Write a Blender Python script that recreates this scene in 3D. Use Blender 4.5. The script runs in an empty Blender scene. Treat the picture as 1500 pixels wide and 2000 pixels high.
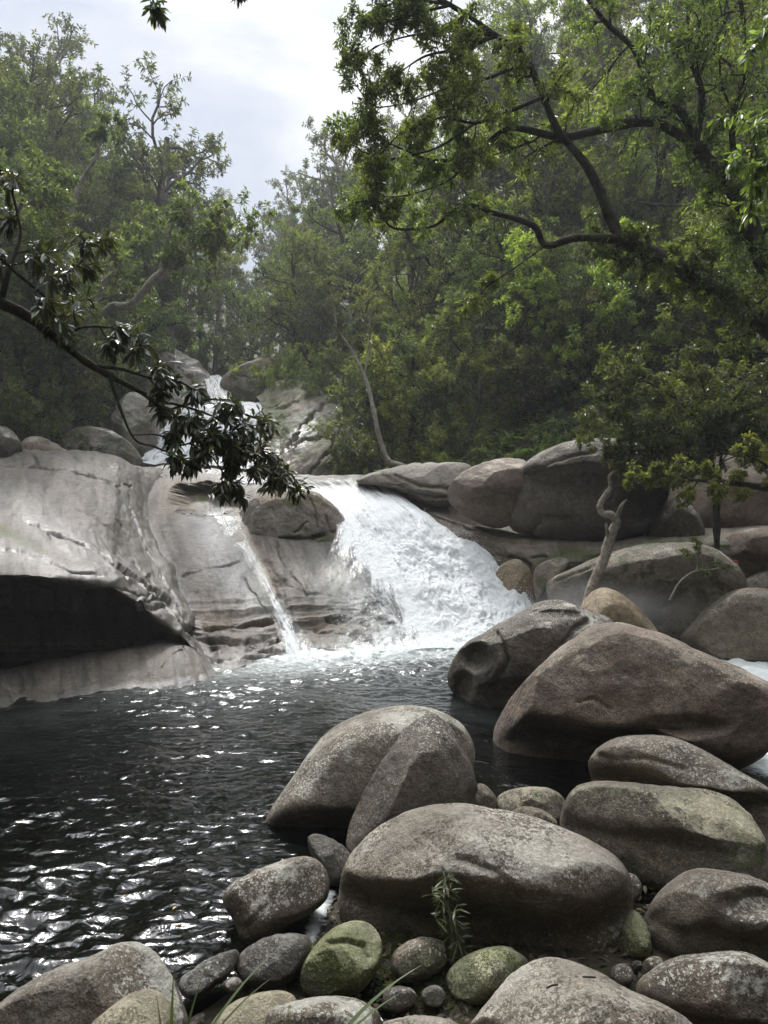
import bpy, bmesh, math, random
import numpy as np
from mathutils import Vector

# ------------------------------------------------------------------ camera, sky, sun, exposure
C = bpy.context.scene.collection
scn = bpy.context.scene
H = 3.0                      # eye height above the pool
F = 1400.0                   # focal length in photograph pixels (photograph 1500 x 2000)

cam_d = bpy.data.cameras.new('camera')
cam = bpy.data.objects.new('camera', cam_d)
C.objects.link(cam)
cam.location = (0, 0, H)
cam.rotation_euler = (math.radians(90), 0, 0)
cam_d.sensor_fit = 'VERTICAL'
cam_d.sensor_height = 36.0
cam_d.lens = 36.0 * F / 2000.0
cam_d.clip_start = 0.05
cam_d.clip_end = 2000.0
scn.camera = cam

SUN_EL, SUN_AZ = math.radians(55), math.radians(-17)     # azimuth from +Y towards +X
world = bpy.data.worlds.new('World')
scn.world = world
world.use_nodes = True
nt = world.node_tree
nt.nodes.clear()
def N(nt, t, **kw):
    n = nt.nodes.new(t)
    for k, v in kw.items():
        if k.startswith('i_'):
            n.inputs[k[2:].replace('_', ' ')].default_value = v
        else:
            setattr(n, k, v)
    return n
def L(nt, a, b):
    nt.links.new(a, b)
def ramp(nt, fac, stops, interp='LINEAR'):
    r = nt.nodes.new('ShaderNodeValToRGB')
    r.color_ramp.interpolation = interp
    e = r.color_ramp.elements
    while len(e) < len(stops):
        e.new(0.5)
    for el, (p, c) in zip(e, stops):
        el.position = p
        el.color = (c, c, c, 1) if not hasattr(c, '__len__') else tuple(c) + (1,)
    L(nt, fac, r.inputs[0])
    return r.outputs[0]
def math_n(nt, op, a, b=None, clamp=False):
    m = nt.nodes.new('ShaderNodeMath')
    m.operation = op
    m.use_clamp = clamp
    for i, v in enumerate((a, b)):
        if v is None:
            continue
        if isinstance(v, (int, float)):
            m.inputs[i].default_value = v
        else:
            L(nt, v, m.inputs[i])
    return m.outputs[0]
def mixc(nt, fac, a, b, blend='MIX'):
    m = nt.nodes.new('ShaderNodeMix')
    m.data_type = 'RGBA'
    m.blend_type = blend
    for sock, v in ((m.inputs[0], fac), (m.inputs[6], a), (m.inputs[7], b)):
        if isinstance(v, (int, float)):
            sock.default_value = v
        elif isinstance(v, (tuple, list)):
            sock.default_value = tuple(v) + (1,) if len(v) == 3 else tuple(v)
        else:
            L(nt, v, sock)
    return m.outputs[2]

sky = N(nt, 'ShaderNodeTexSky', sky_type='NISHITA', sun_disc=False, sun_elevation=SUN_EL, sun_rotation=SUN_AZ)
bg1 = N(nt, 'ShaderNodeBackground', i_Strength=0.09)
L(nt, sky.outputs[0], bg1.inputs[0])
tc = N(nt, 'ShaderNodeTexCoord')
mp = N(nt, 'ShaderNodeMapping')
mp.inputs['Scale'].default_value = (1.0, 1.0, 1.7)
mp.inputs['Location'].default_value = (0.35, 0.0, 0.2)
L(nt, tc.outputs['Generated'], mp.inputs[0])
nz = N(nt, 'ShaderNodeTexNoise', i_Scale=3.1, i_Detail=7.0, i_Roughness=0.55, i_Distortion=0.3)
L(nt, mp.outputs[0], nz.inputs['Vector'])
cloud = ramp(nt, nz.outputs[0], [(0.36, (0.60, 0.66, 0.79)), (0.46, (0.76, 0.80, 0.88)), (0.54, (0.97, 0.98, 1.0)), (0.64, (1.16, 1.16, 1.16))])
sep = N(nt, 'ShaderNodeSeparateXYZ')
L(nt, tc.outputs['Generated'], sep.inputs[0])
bri = ramp(nt, sep.outputs[2], [(0.0, 0.24), (0.35, 0.255), (0.58, 0.28), (0.74, 0.85), (1.0, 1.0)])
dp = N(nt, 'ShaderNodeVectorMath', operation='DOT_PRODUCT')
nrmv = N(nt, 'ShaderNodeVectorMath', operation='NORMALIZE')
L(nt, tc.outputs['Generated'], nrmv.inputs[0])
L(nt, nrmv.outputs[0], dp.inputs[0])
dp.inputs[1].default_value = (math.cos(SUN_EL) * math.sin(SUN_AZ), math.cos(SUN_EL) * math.cos(SUN_AZ), math.sin(SUN_EL))
glow = ramp(nt, dp.outputs['Value'], [(0.925, 0.0), (0.955, 0.08), (0.978, 0.5), (0.992, 1.0)], 'EASE')
bri2 = mixc(nt, 1.0, bri, mixc(nt, 1.0, glow, (4.2, 4.1, 4.0), 'MULTIPLY'), 'ADD')
cl2 = mixc(nt, 1.0, cloud, bri2, 'MULTIPLY')
bg2 = N(nt, 'ShaderNodeBackground', i_Strength=2.2)
L(nt, cl2, bg2.inputs[0])
mx = N(nt, 'ShaderNodeMixShader')
mx.inputs[0].default_value = 0.92
L(nt, bg1.outputs[0], mx.inputs[1])
L(nt, bg2.outputs[0], mx.inputs[2])
wo = N(nt, 'ShaderNodeOutputWorld')
L(nt, mx.outputs[0], wo.inputs[0])

sl = bpy.data.lights.new('sun', 'SUN')
sl.energy = 2.1
sl.angle = math.radians(11)
sl.color = (1.0, 0.96, 0.9)
sun = bpy.data.objects.new('sun', sl)
C.objects.link(sun)
sd = Vector((math.cos(SUN_EL) * math.sin(SUN_AZ), math.cos(SUN_EL) * math.cos(SUN_AZ), math.sin(SUN_EL)))
sun.rotation_euler = (-sd).to_track_quat('-Z', 'Y').to_euler()
sun.location = (0, 0, 60)

scn.view_settings.view_transform = 'Standard'
scn.view_settings.look = 'None'
scn.view_settings.gamma = 1.0
scn.view_settings.exposure = 0.72
cy = scn.cycles
cy.max_bounces = 8
cy.diffuse_bounces = 3
cy.glossy_bounces = 3
cy.transmission_bounces = 4
cy.transparent_max_bounces = 24
cy.volume_bounces = 0
cy.use_denoising = True
cy.sample_clamp_indirect = 6.0
cy.caustics_reflective = False
cy.caustics_refractive = False

# ------------------------------------------------------------------ numeric helpers
rnd = random.Random(7)
def U(px, py, D):
    return np.array([(px - 750.0) / F * D, D, H + (1000.0 - py) / F * D])
def proj(V):
    return 750 + F * V[:, 0] / V[:, 1], 1000 - F * (V[:, 2] - H) / V[:, 1]
def _hash(x, y, z, s):
    n = (x * np.uint32(374761393) + y * np.uint32(668265263) + z * np.uint32(2246822519) + np.uint32((s * 3266489917) & 0xffffffff))
    n = (n ^ (n >> np.uint32(13))) * np.uint32(1274126177)
    n = (n ^ (n >> np.uint32(16))) * np.uint32(2654435761)
    return ((n ^ (n >> np.uint32(15))) & np.uint32(0xffff)).astype(np.float64) / 32767.5 - 1.0
def vnoise(P, s=0):
    P = np.asarray(P, float)
    i = np.floor(P)
    f = P - i
    u = f * f * f * (f * (f * 6 - 15) + 10)
    i = i.astype(np.int64).astype(np.uint32)
    x0, y0, z0 = i[:, 0], i[:, 1], i[:, 2]
    one = np.uint32(1)
    r = 0
    for dx in (0, 1):
        wx = u[:, 0] if dx else 1 - u[:, 0]
        for dy in (0, 1):
            wy = u[:, 1] if dy else 1 - u[:, 1]
            for dz in (0, 1):
                wz = u[:, 2] if dz else 1 - u[:, 2]
                r = r + wx * wy * wz * _hash(x0 + one * np.uint32(dx), y0 + one * np.uint32(dy), z0 + one * np.uint32(dz), s)
    return r
_R = np.array([[0.36, 0.48, -0.8], [-0.8, 0.6, 0.0], [0.48, 0.64, 0.6]])
def fbm(P, o=4, s=0, gain=0.5):
    P = np.asarray(P, float)
    r, a, t = 0, 1.0, 0
    for k in range(o):
        r = r + a * vnoise(P, s + k)
        t += a
        a *= gain
        P = P @ _R.T * 2.03 + 17.3
    return r / t
def ridged(P, o=4, s=0):
    P = np.asarray(P, float)
    r, a, t = 0, 1.0, 0
    for k in range(o):
        r = r + a * (1 - np.abs(vnoise(P, s + k)) * 2)
        t += a
        a *= 0.5
        P = P @ _R.T * 2.03 + 11.1
    return r / t
def sstep(a, b, x):
    t = np.clip((x - a) / (b - a), 0, 1)
    return t * t * (3 - 2 * t)

def mesh_np(name, V, faces, mat, smooth=True, attrs=None):
    """faces: list of index arrays (n,k)"""
    me = bpy.data.meshes.new(name)
    V = np.asarray(V, np.float32)
    me.vertices.add(len(V))
    me.vertices.foreach_set('co', V.ravel())
    if not isinstance(faces, list):
        faces = [faces]
    idx = np.concatenate([f.ravel() for f in faces]).astype(np.int32)
    cnt = np.concatenate([np.full(len(f), f.shape[1], np.int32) for f in faces])
    st = np.concatenate([[0], np.cumsum(cnt)[:-1]]).astype(np.int32)
    me.loops.add(len(idx))
    me.loops.foreach_set('vertex_index', idx)
    me.polygons.add(len(cnt))
    me.polygons.foreach_set('loop_start', st)
    me.polygons.foreach_set('use_smooth', np.full(len(cnt), smooth))
    me.update(calc_edges=True)
    if attrs:
        for k, a in attrs.items():
            at = me.attributes.new(k, 'FLOAT', 'POINT')
            at.data.foreach_set('value', np.asarray(a, np.float32))
    if mat:
        me.materials.append(mat)
    return me
def link(name, me, parent=None, loc=None):
    o = bpy.data.objects.new(name, me)
    C.objects.link(o)
    if parent is not None:
        o.parent = parent
    if loc is not None:
        o.location = loc
    return o
def tag(o, label=None, cat=None, group=None, kind=None):
    if label: o['label'] = label
    if cat: o['category'] = cat
    if group: o['group'] = group
    if kind: o['kind'] = kind
    return o
def empty(name, loc=(0, 0, 0), rz=0.0):
    o = bpy.data.objects.new(name, None)
    o.empty_display_size = 0.3
    C.objects.link(o)
    o.location = loc
    o.rotation_euler = (0, 0, rz)
    return o
def copy_tree(o, parent=None):
    c = o.copy()
    C.objects.link(c)
    if parent is not None:
        c.parent = parent
    for ch in [x for x in o.children]:
        copy_tree(ch, c)
    return c

def catmull(A, n):
    A = np.asarray(A, float)
    k = len(A)
    t = np.linspace(0, k - 1, n)
    i = np.clip(np.floor(t).astype(int), 0, k - 2)
    f = (t - i).reshape((-1,) + (1,) * (A.ndim - 1))
    g = lambda j: A[np.clip(j, 0, k - 1)]
    p0, p1, p2, p3 = g(i - 1), g(i), g(i + 1), g(i + 2)
    return 0.5 * (2 * p1 + (p2 - p0) * f + (2 * p0 - 5 * p1 + 4 * p2 - p3) * f * f + (3 * p1 - p0 - 3 * p2 + p3) * f ** 3)
def loft(cols, nu, nv):
    """cols: list of columns of (px,py,D); gives (nu rows, nv cols, 3)"""
    G = np.array([[U(*p) for p in c] for c in cols]).transpose(1, 0, 2)
    S = catmull(G, nu)
    return catmull(S.transpose(1, 0, 2), nv).transpose(1, 0, 2)
def grid_faces(nu, nv, flip=False, off=0):
    a = np.arange(nu * nv).reshape(nu, nv) + off
    f = np.stack([a[:-1, :-1], a[:-1, 1:], a[1:, 1:], a[1:, :-1]], -1).reshape(-1, 4)
    return f[:, ::-1] if flip else f
def grid_normals(S):
    du = np.gradient(S, axis=0)
    dv = np.gradient(S, axis=1)
    n = np.cross(du, dv)
    n /= np.linalg.norm(n, axis=-1, keepdims=True) + 1e-9
    return n
def polydist(px, py, line):
    d = np.full(px.shape, 1e9)
    for (x0, y0), (x1, y1) in zip(line[:-1], line[1:]):
        vx, vy = x1 - x0, y1 - y0
        t = np.clip(((px - x0) * vx + (py - y0) * vy) / (vx * vx + vy * vy + 1e-9), 0, 1)
        d = np.minimum(d, np.hypot(px - x0 - t * vx, py - y0 - t * vy))
    return d
def slab(name, S, mat, disp, cracks=(), attrs=None, back=(0.3, 1.8, -1.6), carve=None):
    """closed rock body from a lofted face: S faces the viewer, the back is the same sheet pushed into the hill"""
    nu, nv = S.shape[:2]
    n = grid_normals(S).reshape(-1, 3)
    V = S.reshape(-1, 3).copy()
    s = np.sign((n * (np.array([0, 0, H]) - V)).sum(1).mean())
    n = n * s
    V += n * disp(V)[:, None]
    wob = np.stack([fbm(V * 1.3, 3, 91), fbm(V * 1.3, 3, 95)], 1)
    px, py = proj(V)
    fin = np.stack([fbm(V * 4.5, 3, 92), fbm(V * 4.5, 3, 96)], 1)
    crv = np.clip(.55 + 1.5 * fbm(V * 1.6, 3, 97), 0.02, 1.3)
    qx, qy = px + wob[:, 0] * 9 + fin[:, 0] * 5, py + wob[:, 1] * 9 + fin[:, 1] * 5
    for line, w, d in cracks:
        dd = polydist(qx, qy, line)
        V -= n * (d * crv * np.exp(-(dd / (w * (.55 + .6 * crv))) ** 2))[:, None]
    if carve is not None:
        V = carve(V, qx, qy)
    at = {k: f(V, px, py) for k, f in (attrs or {}).items()}
    gu = np.concatenate([np.zeros((1, nv)), np.cumsum(np.linalg.norm(np.diff(S, axis=0), axis=2), 0)])
    gv = np.concatenate([np.zeros((nu, 1)), np.cumsum(np.linalg.norm(np.diff(S, axis=1), axis=2), 1)], 1)
    at['fu'] = gu.ravel(); at['fv'] = np.repeat(gv.mean(0)[None], nu, 0).ravel()
    B = V + np.array(back)
    VV = np.concatenate([V, B])
    m = nu * nv
    f1 = grid_faces(nu, nv, flip=(s < 0))
    f2 = grid_faces(nu, nv, flip=(s > 0), off=m)
    a = np.arange(m).reshape(nu, nv)
    rim = np.concatenate([a[0, :], a[1:, -1], a[-1, ::-1][1:], a[::-1, 0][1:]])
    f3 = np.stack([rim[:-1], rim[1:], rim[1:] + m, rim[:-1] + m], 1)
    if s < 0:
        f3 = f3[:, ::-1]
    c = VV.mean(0)
    me = mesh_np(name, VV - c, [f1, f2, f3], mat, True, {k: np.concatenate([v, v]) for k, v in at.items()})
    return link(name, me, loc=c)

# ------------------------------------------------------------------ materials
def new_mat(name):
    m = bpy.data.materials.new(name)
    m.use_nodes = True
    m.node_tree.nodes.clear()
    return m, m.node_tree
def rock_mat(name, c1, c2, lichen=0.3, lichen_col=(0.42, 0.42, 0.37), moss=0.0, moss_col=(0.05, 0.065, 0.018), rough=0.72, grain=1.0,
             stain=0.35, stain_col=(0.055, 0.048, 0.04), wet_attr=False, flow=None, bump=1.0, scale=1.0):
    m, t = new_mat(name)
    tc = N(t, 'ShaderNodeTexCoord')
    oi = N(t, 'ShaderNodeObjectInfo')
    off = N(t, 'ShaderNodeVectorMath', operation='SCALE')
    cmb = N(t, 'ShaderNodeCombineXYZ', i_X=13.0, i_Y=7.0, i_Z=5.0)
    L(t, cmb.outputs[0], off.inputs[0])
    L(t, oi.outputs['Random'], off.inputs['Scale'])
    add = N(t, 'ShaderNodeVectorMath', operation='ADD')
    L(t, tc.outputs['Object'], add.inputs[0])
    L(t, off.outputs[0], add.inputs[1])
    vec = add.outputs[0]
    if flow:
        if flow == 'uv':
            fcb = N(t, 'ShaderNodeCombineXYZ')
            L(t, math_n(t, 'MULTIPLY', N(t, 'ShaderNodeAttribute', attribute_name='fv').outputs['Fac'], 1.5), fcb.inputs[0])
            L(t, math_n(t, 'MULTIPLY', N(t, 'ShaderNodeAttribute', attribute_name='fu').outputs['Fac'], 0.22), fcb.inputs[1])
            fvec = fcb.outputs[0]
        else:
            mpf = N(t, 'ShaderNodeMapping')
            mpf.inputs['Rotation'].default_value = flow[0]
            mpf.inputs['Scale'].default_value = flow[1]
            L(t, vec, mpf.inputs[0])
            fvec = mpf.outputs[0]
    else:
        fvec = vec
    def noise(sc, det=5.0, ro=0.55, v=vec, dist=0.0):
        n = N(t, 'ShaderNodeTexNoise', i_Scale=sc * scale, i_Detail=det, i_Roughness=ro, i_Distortion=dist)
        L(t, v, n.inputs['Vector'])
        return n.outputs[0]
    geo = N(t, 'ShaderNodeNewGeometry')
    sp = N(t, 'ShaderNodeSeparateXYZ')
    L(t, geo.outputs['Normal'], sp.inputs[0])
    big = noise(1.3, 6, 0.6, fvec)
    col = mixc(t, ramp(t, big, [(0.36, 0.0), (0.64, 1.0)]), c1, c2)
    mott = noise(9, 8, 0.7)
    col = mixc(t, ramp(t, mott, [(0.34, 0.8), (0.54, 0.0)]), col, tuple(x * 0.5 for x in c1))
    # crystals
    gr = N(t, 'ShaderNodeTexVoronoi', i_Scale=95.0 * scale)
    L(t, vec, gr.inputs['Vector'])
    gsep = N(t, 'ShaderNodeSeparateColor')
    L(t, gr.outputs['Color'], gsep.inputs[0])
    gf = ramp(t, gsep.outputs[0], [(0.0, 0.45), (0.3, 0.85), (0.75, 1.1), (1.0, 1.75)])
    gcol = mixc(t, grain * 0.75, col, gf, 'MULTIPLY')
    col = gcol
    # dark water stains / biofilm with a shape of their own
    if stain > 0:
        sm = ramp(t, noise(2.3, 8, 0.68, fvec, 0.6), [(0.47, 0.0), (0.60, 1.0)])
        col = mixc(t, math_n(t, 'MULTIPLY', sm, stain), col, stain_col)
    # moss: grows in patches
    if moss > 0:
        mn = noise(2.1, 9, 0.7, vec, 0.4)
        mm = ramp(t, mn, [(0.64 - moss * 0.28, 0.0), (0.72 - moss * 0.28, 1.0)])
        mcol = mixc(t, ramp(t, noise(40, 3, 0.6), [(0.35, 0.0), (0.65, 1.0)]), tuple(x * 0.55 for x in moss_col), tuple(x * 1.5 for x in moss_col))
        col = mixc(t, math_n(t, 'MULTIPLY', mm, 0.85), col, mcol)
    # lichen flecks and crusts on faces that see the sky
    if lichen > 0:
        up = ramp(t, sp.outputs[2], [(0.30, 0.0), (0.62, 1.0)])
        upw = math_n(t, 'ADD', math_n(t, 'MULTIPLY', up, 0.10), -0.05)
        a = math_n(t, 'ADD', noise(38, 4, 0.75), upw)
        lm1 = ramp(t, a, [(0.655 - lichen * 0.10, 0.0), (0.68 - lichen * 0.10, 1.0)])
        b = math_n(t, 'ADD', math_n(t, 'MULTIPLY', noise(2.6, 4, 0.6), 0.55), math_n(t, 'MULTIPLY', noise(17, 9, 0.8), 0.45))
        b = math_n(t, 'ADD', b, upw)
        lm2 = ramp(t, b, [(0.625 - lichen * 0.12, 0.0), (0.65 - lichen * 0.12, 1.0)])
        fv_ = N(t, 'ShaderNodeTexVoronoi', i_Scale=46.0 * scale)
        fmp = N(t, 'ShaderNodeVectorMath', operation='ADD')
        fns = N(t, 'ShaderNodeTexNoise', i_Scale=60.0 * scale, i_Detail=3.0)
        L(t, vec, fns.inputs['Vector'])
        fsc = N(t, 'ShaderNodeVectorMath', operation='SCALE'); fsc.inputs['Scale'].default_value = 0.03 / scale
        L(t, fns.outputs['Color'], fsc.inputs[0])
        L(t, vec, fmp.inputs[0]); L(t, fsc.outputs[0], fmp.inputs[1])
        L(t, fmp.outputs[0], fv_.inputs['Vector'])
        fsp = N(t, 'ShaderNodeSeparateColor'); L(t, fv_.outputs['Color'], fsp.inputs[0])
        dot = math_n(t, 'MULTIPLY', ramp(t, fv_.outputs['Distance'], [(0.26, 1.0), (0.36, 0.0)]), math_n(t, 'MULTIPLY', ramp(t, fsp.outputs[0], [(0.72 - .2 * min(1, lichen), 0.0), (0.75 - .2 * min(1, lichen), 1.0)]), up))
        lm1 = math_n(t, 'MAXIMUM', lm1, math_n(t, 'MULTIPLY', dot, 0.95))
        zone = ramp(t, noise(1.1, 3, 0.5), [(0.38, 0.25), (0.58, 1.0)])
        lm = math_n(t, 'MULTIPLY', math_n(t, 'MAXIMUM', math_n(t, 'MULTIPLY', lm1, 0.85), math_n(t, 'MULTIPLY', lm2, 0.5)), zone)
        lcol = mixc(t, mott, tuple(x * 0.8 for x in lichen_col), tuple(min(0.8, x * 1.5) for x in lichen_col))
        col = mixc(t, lm, col, lcol)
    bs = N(t, 'ShaderNodeBsdfPrincipled')
    r = math_n(t, 'ADD', math_n(t, 'MULTIPLY', mott, 0.3), rough - 0.15)
    if wet_attr:
        at = N(t, 'ShaderNodeAttribute', attribute_name='wet')
        wz = math_n(t, 'MULTIPLY', at.outputs['Fac'], ramp(t, noise(2.0, 6, 0.6, fvec, 0.3), [(0.35, 0.6), (0.55, 1.0)]))
        col = mixc(t, math_n(t, 'MULTIPLY', wz, 0.35), col, mixc(t, 1.0, col, (0.5, 0.48, 0.45), 'MULTIPLY'))
        mr = N(t, 'ShaderNodeMix')
        L(t, wz, mr.inputs[0])
        L(t, r, mr.inputs[2])
        mr.inputs[3].default_value = 0.30
        r = mr.outputs[0]
        L(t, math_n(t, 'MULTIPLY', wz, 0.8), bs.inputs['Coat Weight'])
        bs.inputs['Coat Roughness'].default_value = 0.24
        bs.inputs['Coat IOR'].default_value = 1.6
        at2 = N(t, 'ShaderNodeAttribute', attribute_name='tan')
        tz = math_n(t, 'MULTIPLY', at2.outputs['Fac'], ramp(t, noise(1.7, 6, 0.6, fvec, 0.3), [(0.3, 0.4), (0.6, 1.0)]))
        col = mixc(t, tz, col, mixc(t, 0.75, col, (0.155, 0.112, 0.062)))
        at3 = N(t, 'ShaderNodeAttribute', attribute_name='mossy')
        mz = math_n(t, 'MULTIPLY', at3.outputs['Fac'], ramp(t, noise(9, 6, 0.7), [(0.38, 0.3), (0.5, 1.0)]))
        col = mixc(t, mz, col, mixc(t, mott, (0.02, 0.03, 0.008), (0.085, 0.11, 0.02)))
    L(t, col, bs.inputs['Base Color'])
    L(t, r, bs.inputs['Roughness'])
    bs.inputs['Specular IOR Level'].default_value = 0.4
    h = math_n(t, 'ADD', math_n(t, 'MULTIPLY', noise(5, 10, 0.66), 0.11), math_n(t, 'MULTIPLY', noise(45, 5, 0.7), 0.016))
    if flow:
        h = math_n(t, 'ADD', h, math_n(t, 'MULTIPLY', noise(2.0, 8, 0.6, fvec), 0.05))
    h = math_n(t, 'ADD', h, math_n(t, 'MULTIPLY', gr.outputs['Distance'], 0.004))
    bp = N(t, 'ShaderNodeBump', i_Strength=0.75 * bump, i_Distance=1.0)
    L(t, h, bp.inputs['Height'])
    L(t, bp.outputs[0], bs.inputs['Normal'])
    if wet_attr:
        bpc = N(t, 'ShaderNodeBump', i_Strength=0.9, i_Distance=1.0)
        L(t, math_n(t, 'ADD', math_n(t, 'MULTIPLY', noise(16, 6, 0.75), 0.022), math_n(t, 'MULTIPLY', noise(2.2, 6, 0.6, fvec), 0.04)), bpc.inputs['Height'])
        L(t, bpc.outputs[0], bs.inputs['Coat Normal'])
    o = N(t, 'ShaderNodeOutputMaterial')
    L(t, bs.outputs[0], o.inputs[0])
    return m

def leaf_mat(name, dark, mid, light, rough=0.38, trans=0.3, yellow=None, spec=0.5):
    m, t = new_mat(name)
    g = N(t, 'ShaderNodeNewGeometry')
    st = [(0.0, dark), (0.55, mid), (0.9, light)]
    if yellow:
        st += [(0.965, light), (0.985, yellow)]
    col = ramp(t, g.outputs['Random Per Island'], st)
    oi = N(t, 'ShaderNodeObjectInfo')
    hs = N(t, 'ShaderNodeHueSaturation')
    L(t, math_n(t, 'ADD', math_n(t, 'MULTIPLY', oi.outputs['Random'], 0.05), 0.475), hs.inputs['Hue'])
    L(t, math_n(t, 'ADD', math_n(t, 'MULTIPLY', oi.outputs['Random'], 0.6), 0.7), hs.inputs['Value'])
    L(t, col, hs.inputs['Color'])
    hs.inputs['Saturation'].default_value = 0.78
    # new growth and older growth differ in clumps across a crown
    tc = N(t, 'ShaderNodeTexCoord')
    nn = N(t, 'ShaderNodeTexNoise', i_Scale=0.55, i_Detail=3.0)
    L(t, tc.outputs['Object'], nn.inputs['Vector'])
    col = mixc(t, ramp(t, nn.outputs[0], [(0.35, 0.0), (0.65, 1.0)]), mixc(t, 1.0, hs.outputs[0], (0.7, 0.75, 0.75), 'MULTIPLY'), mixc(t, 1.0, hs.outputs[0], (1.55, 1.42, 1.0), 'MULTIPLY'))
    bs = N(t, 'ShaderNodeBsdfPrincipled')
    L(t, col, bs.inputs['Base Color'])
    bs.inputs['Roughness'].default_value = rough
    bs.inputs['Specular IOR Level'].default_value = spec
    tr = N(t, 'ShaderNodeBsdfTranslucent')
    L(t, mixc(t, 1.0, col, (1.7, 1.8, 0.7), 'MULTIPLY'), tr.inputs[0])
    mx = N(t, 'ShaderNodeMixShader')
    mx.inputs[0].default_value = trans
    L(t, bs.outputs[0], mx.inputs[1])
    L(t, tr.outputs[0], mx.inputs[2])
    o = N(t, 'ShaderNodeOutputMaterial')
    L(t, mx.outputs[0], o.inputs[0])
    return m
def bark_mat(name, c1, c2, moss=0.3, sc=6.0):
    m, t = new_mat(name)
    tc = N(t, 'ShaderNodeTexCoord')
    n1 = N(t, 'ShaderNodeTexNoise', i_Scale=sc, i_Detail=8.0, i_Roughness=0.7)
    L(t, tc.outputs['Object'], n1.inputs['Vector'])
    n2 = N(t, 'ShaderNodeTexNoise', i_Scale=sc * 0.35, i_Detail=4.0)
    L(t, tc.outputs['Object'], n2.inputs['Vector'])
    col = mixc(t, ramp(t, n1.outputs[0], [(0.35, 0.0), (0.65, 1.0)]), c1, c2)
    col = mixc(t, math_n(t, 'MULTIPLY', ramp(t, n2.outputs[0], [(0.5, 0.0), (0.6, 1.0)]), moss), col, (0.035, 0.045, 0.014))
    bs = N(t, 'ShaderNodeBsdfPrincipled', i_Roughness=0.85)
    bs.inputs['Specular IOR Level'].default_value = 0.15
    L(t, col, bs.inputs['Base Color'])
    bp = N(t, 'ShaderNodeBump', i_Strength=1.0, i_Distance=0.09)
    L(t, n1.outputs[0], bp.inputs['Height'])
    L(t, bp.outputs[0], bs.inputs['Normal'])
    o = N(t, 'ShaderNodeOutputMaterial')
    L(t, bs.outputs[0], o.inputs[0])
    return m

G1, G2 = (0.110, 0.090, 0.065), (0.175, 0.147, 0.110)
M = {}
M['slab'] = rock_mat('wet_granite', (0.102, 0.088, 0.070), (0.166, 0.147, 0.121), **dict(lichen=0.0, stain=0.9, stain_col=(0.05, 0.045, 0.037), rough=0.6, wet_attr=True, flow='uv', grain=1.0))
M['ledge'] = rock_mat('ledge_granite', (0.14, 0.12, 0.094), (0.215, 0.192, 0.158), lichen=0.0, stain=0.75, stain_col=(0.07, 0.057, 0.04), rough=0.6, wet_attr=True, flow='uv', grain=1.0)
M['block'] = rock_mat('block_granite', (0.13, 0.113, 0.09), (0.205, 0.184, 0.153), lichen=0.0, stain=0.6, rough=0.6, wet_attr=True, grain=1.0)
M['grey'] = rock_mat('grey_granite', G1, G2, lichen=0.5, moss=0.15)
M['fleck'] = rock_mat('flecked_granite', (0.115, 0.093, 0.067), (0.171, 0.143, 0.108), lichen=0.9, lichen_col=(0.40, 0.385, 0.33), moss=0.08)
M['pink'] = rock_mat('pinkish_granite', (0.115, 0.085, 0.062), (0.179, 0.137, 0.104), lichen=0.45, lichen_col=(0.358, 0.317, 0.251), stain=0.5)
M['tangrey'] = rock_mat('tan_grey_granite', (0.134, 0.107, 0.070), (0.233, 0.201, 0.149), lichen=0.3, stain=0.4, moss=0.15)
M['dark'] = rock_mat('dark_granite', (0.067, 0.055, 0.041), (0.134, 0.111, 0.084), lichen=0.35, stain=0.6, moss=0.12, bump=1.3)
M['lichen'] = rock_mat('lichened_granite', (0.108, 0.092, 0.067), (0.179, 0.154, 0.114), lichen=0.7, lichen_col=(0.448, 0.420, 0.290), moss=0.3, stain=0.5)
M['moss'] = rock_mat('mossy_granite', (0.144, 0.120, 0.088), (0.215, 0.184, 0.137), lichen=0.3, moss=0.5, moss_col=(0.037, 0.043, 0.013))
M['green'] = rock_mat('green_lichened_granite', (0.134, 0.137, 0.075), (0.233, 0.231, 0.133), lichen=1.0, lichen_col=(0.412, 0.412, 0.258), moss=0.55, moss_col=(0.067, 0.079, 0.012), stain=0.75, scale=1.6)
M['tan'] = rock_mat('tan_granite', (0.171, 0.124, 0.069), (0.269, 0.205, 0.125), lichen=0.3, stain=0.35)
M['wetdark'] = rock_mat('wet_dark_stone', (0.050, 0.043, 0.036), (0.090, 0.079, 0.063), lichen=0.25, stain=0.5, rough=0.42)
M['brown'] = rock_mat('brown_granite', (0.085, 0.067, 0.045), (0.144, 0.116, 0.083), lichen=0.5, stain=0.4, moss=0.1)
M['pale'] = rock_mat('pale_lichened_stone', (0.215, 0.180, 0.122), (0.304, 0.265, 0.184), lichen=0.9, lichen_col=(0.448, 0.403, 0.282), stain=0.55, moss=0.1, scale=1.6)
M['cliff'] = rock_mat('cliff_granite', (0.139, 0.113, 0.086), (0.221, 0.187, 0.144), lichen=0.0, stain=0.75, moss=0.5, rough=0.7, wet_attr=True, flow=((0.206, 0.000, 0.360), (0.721, 0.690, 0.180)), scale=0.55, bump=1.3)
M['leaf_dark'] = leaf_mat('dark_glossy_leaf', (0.038, 0.055, 0.022), (0.068, 0.096, 0.034), (0.125, 0.165, 0.05), trans=0.42)
M['leaf_mid'] = leaf_mat('rainforest_leaf', (0.046, 0.068, 0.024), (0.082, 0.118, 0.036), (0.15, 0.20, 0.055), trans=0.45)
M['leaf_light'] = leaf_mat('young_leaf', (0.075, 0.11, 0.026), (0.14, 0.19, 0.045), (0.24, 0.29, 0.07), trans=0.5)
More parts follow.
